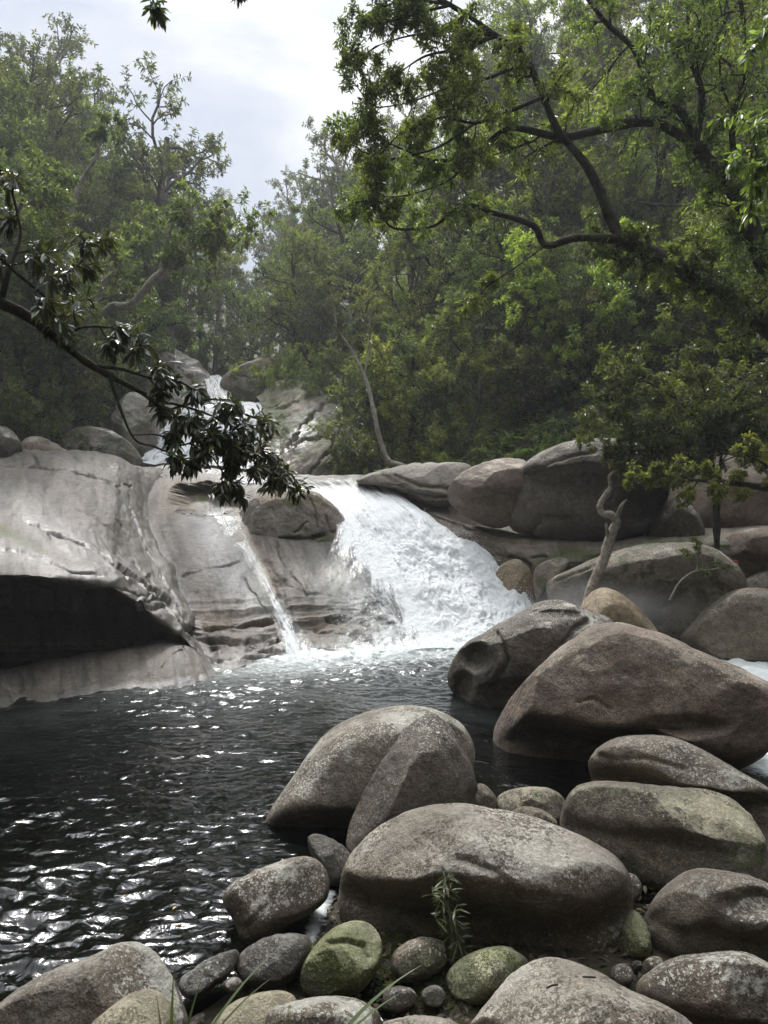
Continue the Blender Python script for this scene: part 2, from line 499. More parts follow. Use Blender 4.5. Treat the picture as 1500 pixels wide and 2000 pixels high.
M['leaf_near'] = leaf_mat('whorled_leaf', (0.022, 0.034, 0.013), (0.040, 0.062, 0.02), (0.085, 0.115, 0.03), trans=0.22, yellow=(0.26, 0.26, 0.05), rough=0.3, spec=0.7)
M['leaf_olive'] = leaf_mat('olive_leaf', (0.045, 0.056, 0.025), (0.082, 0.098, 0.04), (0.145, 0.165, 0.07), trans=0.3, spec=0.6)
M['leaf_fern'] = leaf_mat('fern_frond', (0.035, 0.065, 0.02), (0.075, 0.13, 0.035), (0.12, 0.19, 0.05), trans=0.5)
M['blade'] = leaf_mat('grass_blade', (0.05, 0.08, 0.022), (0.075, 0.11, 0.035), (0.12, 0.16, 0.06), trans=0.3)
M['bark'] = bark_mat('dark_bark', (0.018, 0.015, 0.012), (0.055, 0.048, 0.04), 0.7)
M['bark_pale'] = bark_mat('pale_bark', (0.17, 0.155, 0.13), (0.36, 0.335, 0.29), 0.25)
M['bark_mid'] = bark_mat('grey_bark', (0.06, 0.052, 0.044), (0.17, 0.155, 0.13), 0.4)
M['snag'] = bark_mat('weathered_wood', (0.15, 0.125, 0.10), (0.42, 0.375, 0.32), 0.35, 11.0)

# ------------------------------------------------------------------ terrain: one sheet to the hilltops
I = np.interp
def xc(y): return I(y, [0, 14, 20, 26, 31, 43, 60, 130], [-1.5, -2, -2.2, -5, -7.3, -10.6, -13, -20])
def zc(y): return I(y, [-40, -6, 0, 3.2, 6, 9, 18.5, 22, 30, 32, 36, 38.5, 41, 43, 60, 90, 140], [22, 2.5, 1.2, -.9, -1.4, -1.8, -1.8, 2.2, 2.6, 3.0, 5.0, 6.2, 7.6, 8.8, 14, 24, 40])
def wl(y): return I(y, [0, 9, 20, 24, 31, 38, 60], [4, 8.5, 9.5, 6.0, 4.6, 3.2, 3])
def wr(y): return I(y, [0, 6, 12, 18, 21, 24, 31, 38, 60], [12, 12, 12, 11, 8.5, 4.6, 3.6, 3.0, 3])
BANK = [(-3.2, 2.2), (-2.2, 3.6), (-1.25, 4.35), (-.62, 5.1), (-.3, 5.9), (.9, 7.2), (2.5, 7.7), (4.5, 7.7), (5.1, 6), (5.6, 3), (5.6, -40), (-3.2, -40)]
def poly_sd(x, y, poly):
    d = polydist(x, y, poly + [poly[0]])
    ins = np.zeros(x.shape, bool)
    n = len(poly)
    for i in range(n):
        (x0, y0), (x1, y1) = poly[i], poly[(i + 1) % n]
        c = (y0 > y) != (y1 > y)
        xi = x0 + (y - y0) / ((y1 - y0) if y1 != y0 else 1e-9) * (x1 - x0)
        ins ^= c & (x < xi)
    return np.where(ins, d, -d)
def hz(x, y, detail=True):
    x, y = np.asarray(x, float), np.asarray(y, float)
    dl = np.maximum(0, xc(y) - wl(y) - x)
    dr = np.maximum(0, x - xc(y) - wr(y))
    z = zc(y) + 0.78 * dl + 0.66 * dr
    b = poly_sd(x, y, BANK)
    zb = np.clip(0.4 * b - 0.05, -1.8, 0.03) + I(y, [0, 1.5, 2.5, 3.3, 4.1], [1.3, 1.2, .8, .25, 0]) * (b > 0) * sstep(0, 0.8, b)
    z = np.where(y < 20, np.maximum(z, zb), z)
    if detail:
        P = np.stack([x, y, np.zeros_like(x)], -1).reshape(-1, 3)
        z = z + (fbm(P * 0.12, 4, 5).reshape(x.shape) * 2.2 * sstep(4, 14, dl + dr) + fbm(P * 1.6, 4, 8).reshape(x.shape) * 0.05)
    return z
xs = np.concatenate([np.linspace(-130, -60, 13)[:-1], np.linspace(-60, -8, 90)[:-1], np.linspace(-8, 8, 170)[:-1], np.linspace(8, 60, 90)[:-1], np.linspace(60, 130, 13)])
ys = np.concatenate([np.linspace(-50, -10, 14)[:-1], np.linspace(-10, 3, 40)[:-1], np.linspace(3, 9, 110)[:-1], np.linspace(9, 60, 150)[:-1], np.linspace(60, 160, 60)[:-1], np.linspace(160, 220, 8)])
X, Y = np.meshgrid(xs, ys)
Z = hz(X, Y)
Z = np.minimum(Z, 60 + 0 * Z)
TV = np.stack([X, Y, Z], -1)
m, t = new_mat('forest_floor')
tc = N(t, 'ShaderNodeTexCoord')
n1 = N(t, 'ShaderNodeTexNoise', i_Scale=1.2, i_Detail=9.0, i_Roughness=0.7)
n2 = N(t, 'ShaderNodeTexNoise', i_Scale=22.0, i_Detail=6.0, i_Roughness=0.75)
L(t, tc.outputs['Object'], n1.inputs['Vector'])
L(t, tc.outputs['Object'], n2.inputs['Vector'])
col = mixc(t, ramp(t, n2.outputs[0], [(0.3, 0.0), (0.7, 1.0)]), (0.018, 0.013, 0.008), (0.085, 0.062, 0.04))
col = mixc(t, ramp(t, n1.outputs[0], [(0.45, 0.0), (0.6, 0.8)]), col, (0.026, 0.034, 0.012))
bs = N(t, 'ShaderNodeBsdfPrincipled', i_Roughness=0.9)
L(t, col, bs.inputs['Base Color'])
bp = N(t, 'ShaderNodeBump', i_Strength=0.8, i_Distance=0.06)
L(t, n2.outputs[0], bp.inputs['Height'])
L(t, bp.outputs[0], bs.inputs['Normal'])
o = N(t, 'ShaderNodeOutputMaterial')
L(t, bs.outputs[0], o.inputs[0])
M['floor'] = m
tag(link('hillside_ground', mesh_np('hillside_ground', TV.reshape(-1, 3), grid_faces(len(ys), len(xs)), M['floor'])), kind='structure')

# ------------------------------------------------------------------ bedrock slabs
def band(V, px, py, lines):
    r = np.zeros(len(V))
    q = fbm(V * np.array([0.9, 0.9, 0.9]), 3, 33)
    for line, w, a in lines:
        d = polydist(px + q * 18, py + q * 18, line)
        r = np.maximum(r, a * np.exp(-(d / w) ** 2))
    return r
left_cols = [
 [(-420,860,22.5),(-400,868,20.5),(-370,925,17.5),(-330,1000,14.3),(-300,1110,11.2),(-300,1140,13.6),(-300,1290,14.6),(-300,1322,12.6),(-300,1395,10.7),(-300,1500,10.3)],
 [(-30,872,23),(-10,882,21),(0,930,18.3),(0,1010,15),(0,1122,11.7),(0,1142,14.4),(0,1295,15.2),(0,1316,12.9),(0,1385,10.9),(0,1480,10.6)],
 [(110,880,23),(120,890,21.2),(110,940,18.6),(105,1020,15.3),(110,1128,12.2),(110,1146,14.9),(110,1280,15.5),(110,1296,13.2),(110,1368,11.4),(110,1460,11.1)],
 [(200,888,23),(215,897,21.3),(210,950,18.8),(205,1040,15.8),(215,1143,12.9),(215,1160,15.2),(205,1262,15.6),(205,1279,13.5),(205,1352,11.9),(205,1440,11.6)],
 [(250,900,23),(250,912,21.3),(236,958,19.2),(246,1058,16.5),(300,1195,13.7),(295,1210,15.0),(290,1254,15.0),(290,1268,13.6),(290,1343,12.2),(290,1430,12)],
 [(288,908,23),(285,922,21.9),(266,972,19.75),(286,1078,17.05),(350,1230,14.3),(348,1242,14.9),(345,1255,14.8),(345,1263,13.8),(350,1335,12.5),(350,1420,12.3)],
 [(318,918,23.4),(315,937,22.5),(296,988,20.3),(322,1092,17.7),(385,1265,14.4),(390,1272,14.5),(392,1276,14.4),(397,1283,13.9),(415,1328,12.9),(410,1410,12.6)],
 [(345,935,24),(345,955,23.2),(328,1010,21.3),(350,1112,18.8),(405,1285,15),(410,1290,15),(415,1295,15),(425,1308,14.3),(436,1330,13.4),(430,1410,13)]]
LS = loft(left_cols, 520, 500)
def left_disp(V):
    Q = V * np.array([1.0, 1.0, 1.0])
    fl = np.stack([V[:, 0] * 1.1 + V[:, 1] * 0.55, (V[:, 1] - V[:, 0] * 0.5) * 0.22, V[:, 2] * 0.9], 1)
    lip = .5 * sstep(2.3, 1.6, V[:, 2]) * sstep(.15, .5, V[:, 2])
    rag = fbm(V * np.array([.8, .6, 1.6]), 3, 15) * .24 + ridged(V * np.array([.5, .35, 2.6]), 2, 16) * .13
    return lip * rag + fbm(fl, 4, 3) * 0.13 + fbm(fl * 3.1, 3, 13) * 0.03 + fbm(Q * 2.4, 3, 9) * 0.02 + fbm(Q * 9, 2, 4) * 0.003
tag(slab('granite_slab', LS, M['slab'], left_disp,
    cracks=[([(0, 905), (120, 918), (190, 938), (255, 950)], 2.2, 0.16), ([(62, 885), (72, 905), (60, 912)], 1.8, 0.12),
            ([(20, 1005), (80, 1028), (140, 1050), (200, 1085), (260, 1125), (320, 1165), (362, 1212), (395, 1262)], 2.6, 0.22),
            ([(150, 1056), (210, 1075), (262, 1105), (300, 1140)], 2, 0.12), ([(120, 985), (180, 1010), (230, 1050)], 1.6, 0.08),
            ([(-40, 1055), (60, 1080), (140, 1115), (215, 1128)], 2, 0.1), ([(255, 1085), (272, 1120), (300, 1140)], 2.5, 0.14),
            ([(225, 1010), (262, 1060), (300, 1110), (340, 1170), (375, 1235)], 2, 0.10), ([(250, 985), (285, 1060), (325, 1140), (372, 1230)], 1.6, 0.08),
            ([(150, 1160), (250, 1178), (330, 1190), (352, 1205)], 3, 0.25), ([(170, 1215), (260, 1240), (345, 1245)], 3, 0.2), ([(215, 1145), (280, 1165), (335, 1175)], 3, 0.2),
            ([(320, 1300), (345, 1275), (360, 1262)], 2, 0.09), ([(170, 1330), (160, 1300)], 2, 0.06), ([(60, 1010), (95, 1030), (100, 1060)], 1.6, 0.06)],
    attrs={'wet': lambda V, px, py: np.maximum(band(V, px, py, [([(-60, 955), (30, 980), (110, 1040), (190, 1090), (250, 1130), (310, 1185), (370, 1255)], 34, 1.0), ([(-60, 1060), (40, 1085), (110, 1115), (220, 1135)], 26, 1.0),
                                    ([(240, 985), (290, 1060), (330, 1140), (385, 1255)], 14, 0.8), ([(120, 905), (230, 920)], 16, 0.5)]), sstep(0.1, 0.02, V[:, 2] + fbm(V * 1.2, 3, 71) * 0.12)),
           'mossy': lambda V, px, py: band(V, px, py, [([(0, 1030), (40, 1055), (80, 1075)], 8, 0.9)])},
    back=(-0.4, 2.0, -1.5)),
    'huge sloping wet granite slab left of the pool, undercut by a dark hollow above the waterline', 'rock slab')

mid_cols = [
 [(250,925,24),(235,945,22.3),(240,985,20.4),(260,1050,18.5),(290,1130,16.9),(330,1220,15.8),(350,1290,15.4),(350,1320,15),(350,1380,14.6)],
 [(330,905,24.5),(330,925,22.8),(325,980,20.3),(345,1060,18.2),(380,1140,16.7),(400,1220,15.6),(415,1262,14.85),(432,1318,13.6),(430,1380,13.2)],
 [(430,915,24.5),(425,938,22.8),(430,1008,20.2),(460,1060,18.5),(490,1140,17),(505,1215,15.9),(510,1262,15.1),(500,1298,14.1),(500,1360,13.7)],
 [(520,925,24.5),(515,945,22.8),(490,1005,20.3),(530,1060,18.6),(555,1140,17.1),(570,1215,16.1),(580,1255,15.5),(585,1277,15.1),(585,1340,14.7)],
 [(580,928,24.5),(570,945,22.8),(560,1000,20.4),(600,1075,18.6),(630,1150,17.2),(650,1220,16.3),(655,1255,15.7),(660,1275,15.25),(660,1330,14.9)],
 [(640,930,24.5),(630,945,22.8),(640,990,20.9),(680,1080,18.8),(710,1150,17.6),(735,1215,16.6),(745,1250,16),(745,1268,15.6),(745,1320,15.3)],
 [(690,930,24.5),(680,942,22.8),(720,985,21),(770,1080,19.2),(800,1150,18.2),(835,1210,17.2),(850,1235,16.6),(850,1258,16.2),(850,1310,16)],
 [(740,930,24.5),(735,945,22.8),(790,1000,21),(850,1070,19.7),(900,1130,18.8),(950,1190,17.8),(970,1225,17),(975,1250,16.6),(975,1300,16.4)],
 [(790,935,24.3),(790,955,22.6),(830,1010,21),(900,1060,20),(960,1110,19.2),(1020,1160,18.3),(1050,1200,17.6),(1060,1235,17),(1060,1300,16.8)],
 [(830,940,24),(840,965,22.2),(880,1010,21),(960,1060,20),(1030,1105,19.2),(1080,1160,18.5),(1090,1200,17.8),(1100,1240,17),(1100,1300,16.8)]]
MS = loft(mid_cols, 420, 660)
def mid_disp(V):
    lay = np.stack([V[:, 0] * 0.5, V[:, 1] * 0.5, V[:, 2] * 4.5], 1)
    low = sstep(1.3, 0.4, V[:, 2])
    fl = np.stack([V[:, 0] * 1.1 - V[:, 1] * 0.2, V[:, 1] * 0.3, V[:, 2] * 0.5], 1)
    return fbm(fl * 0.9, 4, 43) * 0.14 + fbm(V * 2.2, 3, 49) * 0.02 + low * ridged(lay, 3, 51) * 0.13 + fbm(V * 9, 2, 44) * 0.003
def mid_carve(V, px, py):
    e = np.sqrt(((px - 400) / 72) ** 2 + ((py - 975) / 34) ** 2)
    k = sstep(1.12, 0.72, e)
    V = V.copy()
    V[:, 1] += k * 1.15
    V[:, 2] -= k * 0.10
    return V
tag(slab('granite_chute', MS, M['slab'], mid_disp,
    cracks=[([(355, 1122), (410, 1108), (470, 1098)], 1.8, 0.10), ([(480, 1130), (500, 1170), (520, 1200)], 1.6, .07), ([(540, 1060), (556, 1110), (600, 1160)], 1.6, .06), ([(395, 1228), (470, 1218), (540, 1212)], 4, 0.16), ([(400, 1252), (480, 1256), (548, 1248)], 5, 0.26),
            ([(410, 1272), (470, 1266), (555, 1272)], 4, 0.15), ([(425, 1290), (500, 1282), (560, 1290)], 4, 0.12), ([(640, 1212), (700, 1208), (725, 1222)], 4, 0.14),
            ([(620, 1232), (690, 1238), (740, 1250)], 4, 0.10), ([(300, 930), (400, 918), (520, 925)], 3, 0.08), ([(470, 1000), (500, 1050), (545, 1140), (575, 1230)], 8, 0.12),
            ([(540, 1130), (600, 1160), (650, 1165)], 3, 0.05)],
    attrs={'wet': lambda V, px, py: np.maximum(band(V, px, py, [([(260, 985), (300, 1070), (345, 1160), (395, 1260)], 18, 0.9), ([(410, 1010), (440, 1090), (500, 1180), (560, 1270)], 42, 1.0), ([(300, 905), (430, 915), (560, 940)], 18, 0.9),
                                        ([(560, 930), (760, 935)], 20, 1.0), ([(640, 1100), (740, 1190), (760, 1250)], 60, 0.8)]), sstep(0.35, 0.1, V[:, 2] + fbm(V * 1.2, 3, 71) * 0.15)),
           'tan': lambda V, px, py: band(V, px, py, [([(470, 1015), (500, 1080), (530, 1150)], 18, 0.9), ([(390, 1220), (470, 1215), (545, 1225)], 26, 0.7), ([(620, 1220), (740, 1245)], 24, 0.6), ([(330, 990), (345, 960), (390, 960), (460, 980)], 24, 0.7), ([(330, 905), (450, 915)], 12, 0.6)]),
           'mossy': lambda V, px, py: band(V, px, py, [([(380, 955), (388, 985)], 9, 0.9)])},
    carve=mid_carve),
    'broad smooth granite face under main fall and trickle, pothole at its top', 'rock slab')

ledge_cols = [
 [(800,950,23.5),(815,985,21.6),(845,1010,21),(890,1050,20.2),(960,1110,19.3),(960,1170,19)],
 [(870,975,23),(880,1010,20.8),(910,1035,20.2),(945,1066,19.6),(990,1130,19),(1000,1190,18.8)],
 [(980,1010,21.5),(970,1040,19.8),(990,1055,19.2),(1010,1083,18.7),(1030,1140,18.4),(1035,1200,18.3)],
 [(1080,1030,21),(1080,1052,18.9),(1080,1068,18.4),(1085,1090,18),(1090,1130,17.9),(1090,1200,17.8)],
 [(1180,1040,20.5),(1180,1058,18.5),(1180,1063,18.1),(1180,1076,17.6),(1180,1120,17.5),(1180,1190,17.4)],
 [(1300,1035,20),(1300,1048,18.2),(1300,1053,17.8),(1300,1062,17.2),(1300,1110,17.1),(1300,1180,17)],
 [(1420,1030,20),(1420,1043,18),(1420,1048,17.6),(1420,1062,17),(1420,1120,16.9),(1420,1180,16.8)],
 [(1640,1010,20),(1640,1025,18),(1640,1040,17.4),(1640,1060,16.8),(1640,1120,16.7),(1640,1180,16.5)]]
def ledge_disp(V):
    fl = np.stack([V[:, 0] * 0.5, V[:, 1] * 0.9, V[:, 2] * 2.5], 1)
    return fbm(fl, 4, 63) * 0.10 + fbm(V * 3, 4, 65) * 0.03 + fbm(V * 9, 3, 64) * 0.008
tag(slab('granite_ledge', loft(ledge_cols, 130, 330), M['ledge'], ledge_disp,
    cracks=[([(1040, 1092), (1090, 1082), (1150, 1070)], 4, 0.12), ([(880, 1020), (940, 1040), (1000, 1045)], 3, 0.06), ([(1000, 1090), (1030, 1110), (1045, 1150)], 5, 0.2)],
    attrs={'wet': lambda V, px, py: band(V, px, py, [([(860, 1010), (940, 1045), (1060, 1060)], 26, 0.9), ([(930, 1060), (1000, 1100)], 20, 0.8)]),
           'tan': lambda V, px, py: band(V, px, py, [([(850, 1010), (930, 1040), (1040, 1060)], 18, 0.9), ([(990, 1110), (1030, 1150)], 40, 0.8)]),
           'mossy': lambda V, px, py: band(V, px, py, [([(1050, 1110), (1110, 1085), (1200, 1078), (1300, 1066), (1450, 1060)], 11, 1.0)])}),
    'long flat wet ledge under the dark boulders, mossy along its front edge', 'rock ledge')

# ------------------------------------------------------------------ boulders
def _ico(n):
    b = bmesh.new()
    bmesh.ops.create_icosphere(b, subdivisions=n, radius=1.0)
    v = np.array([x.co[:] for x in b.verts])
    f = np.array([[y.index for y in x.verts] for x in b.faces])
    b.free()
    return v, f
ICO = {k: _ico(k) for k in (4, 5, 6, 7)}
def chaikin(P, n=2):
    P = np.asarray(P, float)
    for _ in range(n):
        Q = np.roll(P, -1, 0)
        P = np.stack([P * 0.75 + Q * 0.25, P * 0.25 + Q * 0.75], 1).reshape(-1, 2)
    return P
def outline_radius(P, th):
    """distance from the origin to a star-shaped closed outline along each angle"""
    a = np.unwrap(np.arctan2(P[:, 1], P[:, 0]))
    if a[-1] < a[0]:
        P, a = P[::-1], a[::-1]
    r = np.hypot(P[:, 0], P[:, 1])
    o = np.argsort(np.mod(a, 2 * np.pi))
    aa, rr = np.mod(a, 2 * np.pi)[o], r[o]
    aa = np.concatenate([aa[-3:] - 2 * np.pi, aa, aa[:3] + 2 * np.pi])
    rr = np.concatenate([rr[-3:], rr, rr[:3]])
    return np.interp(np.mod(th, 2 * np.pi), aa, rr)
_bs = [100]
def boulder(label, outline, D, half, mat, name='boulder', cat='boulder', level=5, under=None, n=2.3, cracks=(), dents=(), rough=1.0, facets=5, smooth=2, group=None, attrs=None, lift=0.0):
    _bs[0] += 17
    seed = _bs[0]
    P = chaikin(outline, smooth)
    c2 = (P.max(0) + P.min(0)) / 2 * 0.5 + P.mean(0) * 0.5
    cen = U(c2[0], c2[1], D)
    d = cen - np.array([0, 0, H]); d /= np.linalg.norm(d)
    e1 = np.cross(d, [0, 0, 1]); e1 /= np.linalg.norm(e1)
    e2 = np.cross(e1, d)
    R = np.stack([(P[:, 0] - 750) / F, np.ones(len(P)), (1000 - P[:, 1]) / F], 1)
    s = (cen - np.array([0, 0, H])) @ d / (R @ d)
    W = R * s[:, None] + np.array([0, 0, H]) - cen
    A = np.stack([W @ e1, W @ e2], 1)
    v, f = ICO[level]
    th = np.arctan2(v[:, 2], v[:, 0])
    rho = np.hypot(v[:, 0], v[:, 2])
    rad = outline_radius(A, th)
    size = np.sqrt((A[:, 0].max() - A[:, 0].min()) * (A[:, 1].max() - A[:, 1].min())) / 2
    dep = np.sign(v[:, 1]) * (1 - np.clip(rho, 0, 1) ** n) ** (1 / n) * half
    a, b = np.cos(th) * rad * rho, np.sin(th) * rad * rho
    vn = b / np.where(b > 0, A[:, 1].max(), -A[:, 1].min())
    if under:
        v0, k, wd = under
        an = a / max(abs(A[:, 0]).max(), 1e-6)
        tilt = fbm(np.stack([an * 2, vn * 0 + seed, vn * 0], 1), 2, seed) * 0.18
        g = sstep(v0 - wd, v0 + wd, vn + tilt)
        dep = np.where(dep < 0, dep * (k + (1 - k) * g), dep)
    if lift:
        dep = np.where(dep < 0, dep * (1 - lift * sstep(-0.1, 1.0, vn)), dep)
    q = a[:, None] * e1 + b[:, None] * e2 + dep[:, None] * d
    rs = np.random.RandomState(seed)
    for _ in range(facets):                        # worn flat faces, none of them edge-on to the outline
        nn = rs.normal(size=3)
        nn = nn[0] * 0.8 * e1 + (nn[1] * 0.6 + 0.2) * e2 - (abs(nn[2]) + 0.5) * d
        nn /= np.linalg.norm(nn)
        h = (q @ nn)
        lim = h.max() * rs.uniform(0.78, 0.93)
        over = np.maximum(0, h - lim)
        q -= nn * (over * 0.75)[:, None]
    nrm = q / (np.linalg.norm(q, axis=1, keepdims=True) + 1e-9)
    g = fbm(q / size * 1.1 + seed, 4, seed) * 0.045 * size + fbm(q / size * 4.5 + seed, 4, seed + 5) * 0.014 * size
    g += np.minimum(0, ridged(q / size * 1.7 + seed, 3, seed + 9) - 0.15) * 0.03 * size
    g += fbm(q * 26.0, 3, seed + 3) * 0.004 * min(1, size * 2)
    q = q + nrm * (g * rough)[:, None]
    px, py = proj(q + cen)
    jit = fbm(q / size * 3 + 3, 3, seed + 31) * 6 * size
    for line, w, dp in cracks:
        dd = polydist(px + jit, py + jit * 0.7, line)
        q = q - nrm * (dp * np.exp(-(dd / w) ** 2) * (dep < 0.2 * half))[:, None]
    for (x, y), (rx, ry), dp in dents:
        e = np.sqrt(((px - x) / rx) ** 2 + ((py - y) / ry) ** 2)
        q = q + d * (dp * sstep(1.25, 0.4, e + jit * 0.02) * (dep < 0.1 * half))[:, None]
    me = mesh_np(name, q, f, mat, True, {k: fn(q + cen, px, py) for k, fn in (attrs or {}).items()})
    o = link(name, me, loc=cen)
    tag(o, label, cat, group)
    return o
# --- right of the pool, big ones
boulder('largest boulder, a broad pinkish brown dome with a black hollow under its front', [(950,1525),(946,1455),(965,1400),(1030,1330),(1090,1270),(1150,1230),(1200,1214),(1250,1225),(1300,1243),(1375,1279),(1425,1299),(1470,1323),(1505,1340),(1518,1400),(1502,1465),(1470,1492),(1400,1520),(1250,1565),(1110,1575),(1010,1560)],
        8.7, 1.45, M['pink'], level=7, under=(-0.25, 0.12, 0.16), n=2.5, cracks=[([(1130,1372),(1160,1365),(1190,1385)],4,.03),([(1310,1300),(1330,1340),(1350,1362)],3,.015),([(1180,1440),(1250,1420),(1330,1432)],6,.05)], dents=[((1100,1440),(40,18),.12),((1330,1420),(90,22),.12)])
boulder('long tapering boulder lying tilted between the largest boulder and the square lichened one', [(1148,1500),(1155,1475),(1170,1458),(1205,1441),(1250,1435),(1300,1439),(1350,1456),(1400,1480),(1450,1509),(1500,1538),(1545,1575),(1540,1640),(1470,1630),(1350,1600),(1250,1585),(1170,1560)],
        7.3, 0.75, M['grey'], level=6, under=(0.0, 0.35, 0.2), n=2.4, cracks=[([(1165,1475),(1200,1482),(1260,1480),(1330,1500)],5,.03)])
boulder('square topped boulder with a pale yellow lichen patch and green moss at its left foot', [(1093,1620),(1105,1580),(1120,1550),(1142,1533),(1200,1530),(1275,1535),(1350,1541),(1410,1549),(1460,1574),(1488,1625),(1500,1670),(1505,1730),(1470,1770),(1350,1765),(1230,1735),(1150,1695),(1100,1650)],
        6.1, 0.8, M['lichen'], level=6, under=(0.2, 0.65, 0.25), n=2.9, smooth=1)
boulder('big front boulder with pale rounded back, small leafy plant against its dark base', [(655,1790),(662,1725),(688,1672),(720,1640),(760,1610),(800,1590),(850,1577),(900,1573),(950,1580),(1000,1592),(1050,1605),(1100,1625),(1150,1646),(1200,1676),(1227,1715),(1239,1760),(1234,1820),(1215,1870),(1180,1905),(1120,1910),(1050,1895),(950,1885),(850,1870),(760,1850),(690,1830)],
        5.25, 0.76, M['fleck'], level=7, under=(-0.08, 0.32, 0.28), n=2.6, facets=3, cracks=[([(900,1680),(960,1700),(1010,1740)],9,.02)], dents=[((870,1770),(80,55),.12)])
boulder('grey boulder at the right edge with a hollowed shoulder, behind the smooth bottom corner boulder', [(1252,1800),(1275,1755),(1325,1707),(1365,1695),(1425,1702),(1475,1715),(1530,1745),(1560,1830),(1540,1900),(1450,1905),(1380,1890),(1310,1885),(1265,1850)],
        4.9, 0.55, M['grey'], level=6, under=(-0.1, 0.6, 0.25), dents=[((1470,1765),(60,30),.12)])
boulder('smooth low boulder in the bottom right corner of the bank', [(1232,1930),(1275,1895),(1315,1870),(1390,1861),(1445,1855),(1480,1868),(1520,1890),(1560,1980),(1520,2060),(1350,2080),(1270,2020)],
        4.05, 0.5, M['brown'], level=6, under=(-0.2, 0.5, 0.3))
boulder('pale flecked boulder nearest the viewer with two small twigs lying on its back', [(905,2020),(950,1965),(990,1910),(1030,1880),(1070,1870),(1125,1879),(1175,1903),(1225,1930),(1300,1964),(1360,2003),(1400,2080),(1300,2160),(1100,2190),(950,2150)],
        3.75, 0.55, M['fleck'], level=7, n=2.2)
boulder('large smooth sloping boulder at the water, leaning behind the pointed one', [(512,1622),(528,1582),(560,1535),(600,1475),(640,1430),(690,1400),(740,1384),(790,1378),(840,1384),(880,1399),(912,1425),(927,1460),(930,1495),(890,1580),(800,1660),(690,1660),(610,1655),(545,1645)],
        7.4, 0.95, M['grey'], level=6, n=2.2, facets=3, under=(-0.6, 0.6, 0.2))
boulder('pointed wedge shaped dark boulder standing in front of the large sloping one', [(672,1660),(685,1600),(710,1550),(745,1490),(780,1438),(815,1402),(842,1395),(872,1408),(893,1440),(908,1475),(927,1515),(938,1560),(930,1620),(860,1680),(770,1715),(700,1705)],
        6.4, 0.62, M['dark'], level=6, n=1.65, smooth=1, cracks=[([(845,1400),(870,1440),(905,1490),(925,1540)],8,-.03)], facets=7)
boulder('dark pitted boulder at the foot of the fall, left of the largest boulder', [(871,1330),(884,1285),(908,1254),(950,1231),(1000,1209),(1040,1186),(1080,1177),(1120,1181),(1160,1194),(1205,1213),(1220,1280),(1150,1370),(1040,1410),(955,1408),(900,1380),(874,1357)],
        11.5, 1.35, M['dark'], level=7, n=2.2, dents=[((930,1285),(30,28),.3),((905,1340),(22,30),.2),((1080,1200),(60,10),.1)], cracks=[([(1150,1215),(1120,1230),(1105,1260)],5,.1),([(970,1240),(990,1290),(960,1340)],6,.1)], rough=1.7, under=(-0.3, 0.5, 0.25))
boulder('golden tan boulder just beyond the largest boulder, under the dead snag', [(1125,1200),(1150,1156),(1180,1145),(1215,1159),(1250,1190),(1292,1240),(1300,1290),(1220,1310),(1140,1270)],
        14.2, 1.0, M['tan'], level=5, n=2.2)
boulder('wet grey boulder beside the white side stream at the right edge', [(1318,1255),(1350,1215),(1395,1175),(1428,1156),(1460,1151),(1500,1152),(1560,1172),(1590,1290),(1500,1305),(1390,1300)],
        15.3, 1.4, M['tangrey'], level=6, n=2.5, smooth=1, facets=6)
boulder('reddish angular boulder left of the huge dark boulder on the ledge', [(873,965),(878,945),(905,922),(945,901),(990,893),(1035,896),(1045,945),(1020,1010),(995,1030),(960,1033),(930,1020),(897,1000),(878,982)],
        19.5, 1.1, M['pink'], level=6, n=2.4, smooth=1, facets=8, under=(0.1, 0.6, 0.2))
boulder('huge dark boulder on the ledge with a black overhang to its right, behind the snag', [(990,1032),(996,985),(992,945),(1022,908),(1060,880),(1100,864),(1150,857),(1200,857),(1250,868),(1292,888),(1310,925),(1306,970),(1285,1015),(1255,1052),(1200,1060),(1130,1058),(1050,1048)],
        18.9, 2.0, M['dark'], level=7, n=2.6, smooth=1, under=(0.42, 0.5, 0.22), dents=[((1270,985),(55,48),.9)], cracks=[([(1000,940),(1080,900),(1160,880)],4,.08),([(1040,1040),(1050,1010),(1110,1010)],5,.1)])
boulder('long mossy boulder under the ledge, behind the tan boulder', [(1062,1150),(1075,1132),(1105,1115),(1175,1085),(1245,1064),(1325,1058),(1378,1063),(1420,1090),(1460,1130),(1470,1220),(1430,1300),(1200,1320),(1090,1230)],
        16.3, 1.25, M['moss'], level=6, n=2.5, under=(0.35, 0.55, 0.25), cracks=[([(1075,1140),(1140,1110),(1200,1085)],3,.05)],
        attrs={'mossy': lambda V, px, py: V[:, 0] * 0 + 0.5})
boulder('smooth layered pale outcrop right of the crest of the fall', [(685,944),(720,924),(780,911),(840,906),(905,902),(925,915),(900,945),(890,975),(880,990),(835,990),(805,968),(760,950)],
        22.2, 1.6, M['ledge'], name='outcrop', cat='rock outcrop', level=6, n=2.6, smooth=1, cracks=[([(770,930),(820,950),(880,955)],4,.12),([(800,960),(850,972),(890,968)],3,.12),([(740,925),(780,945),(800,962)],4,.08)])
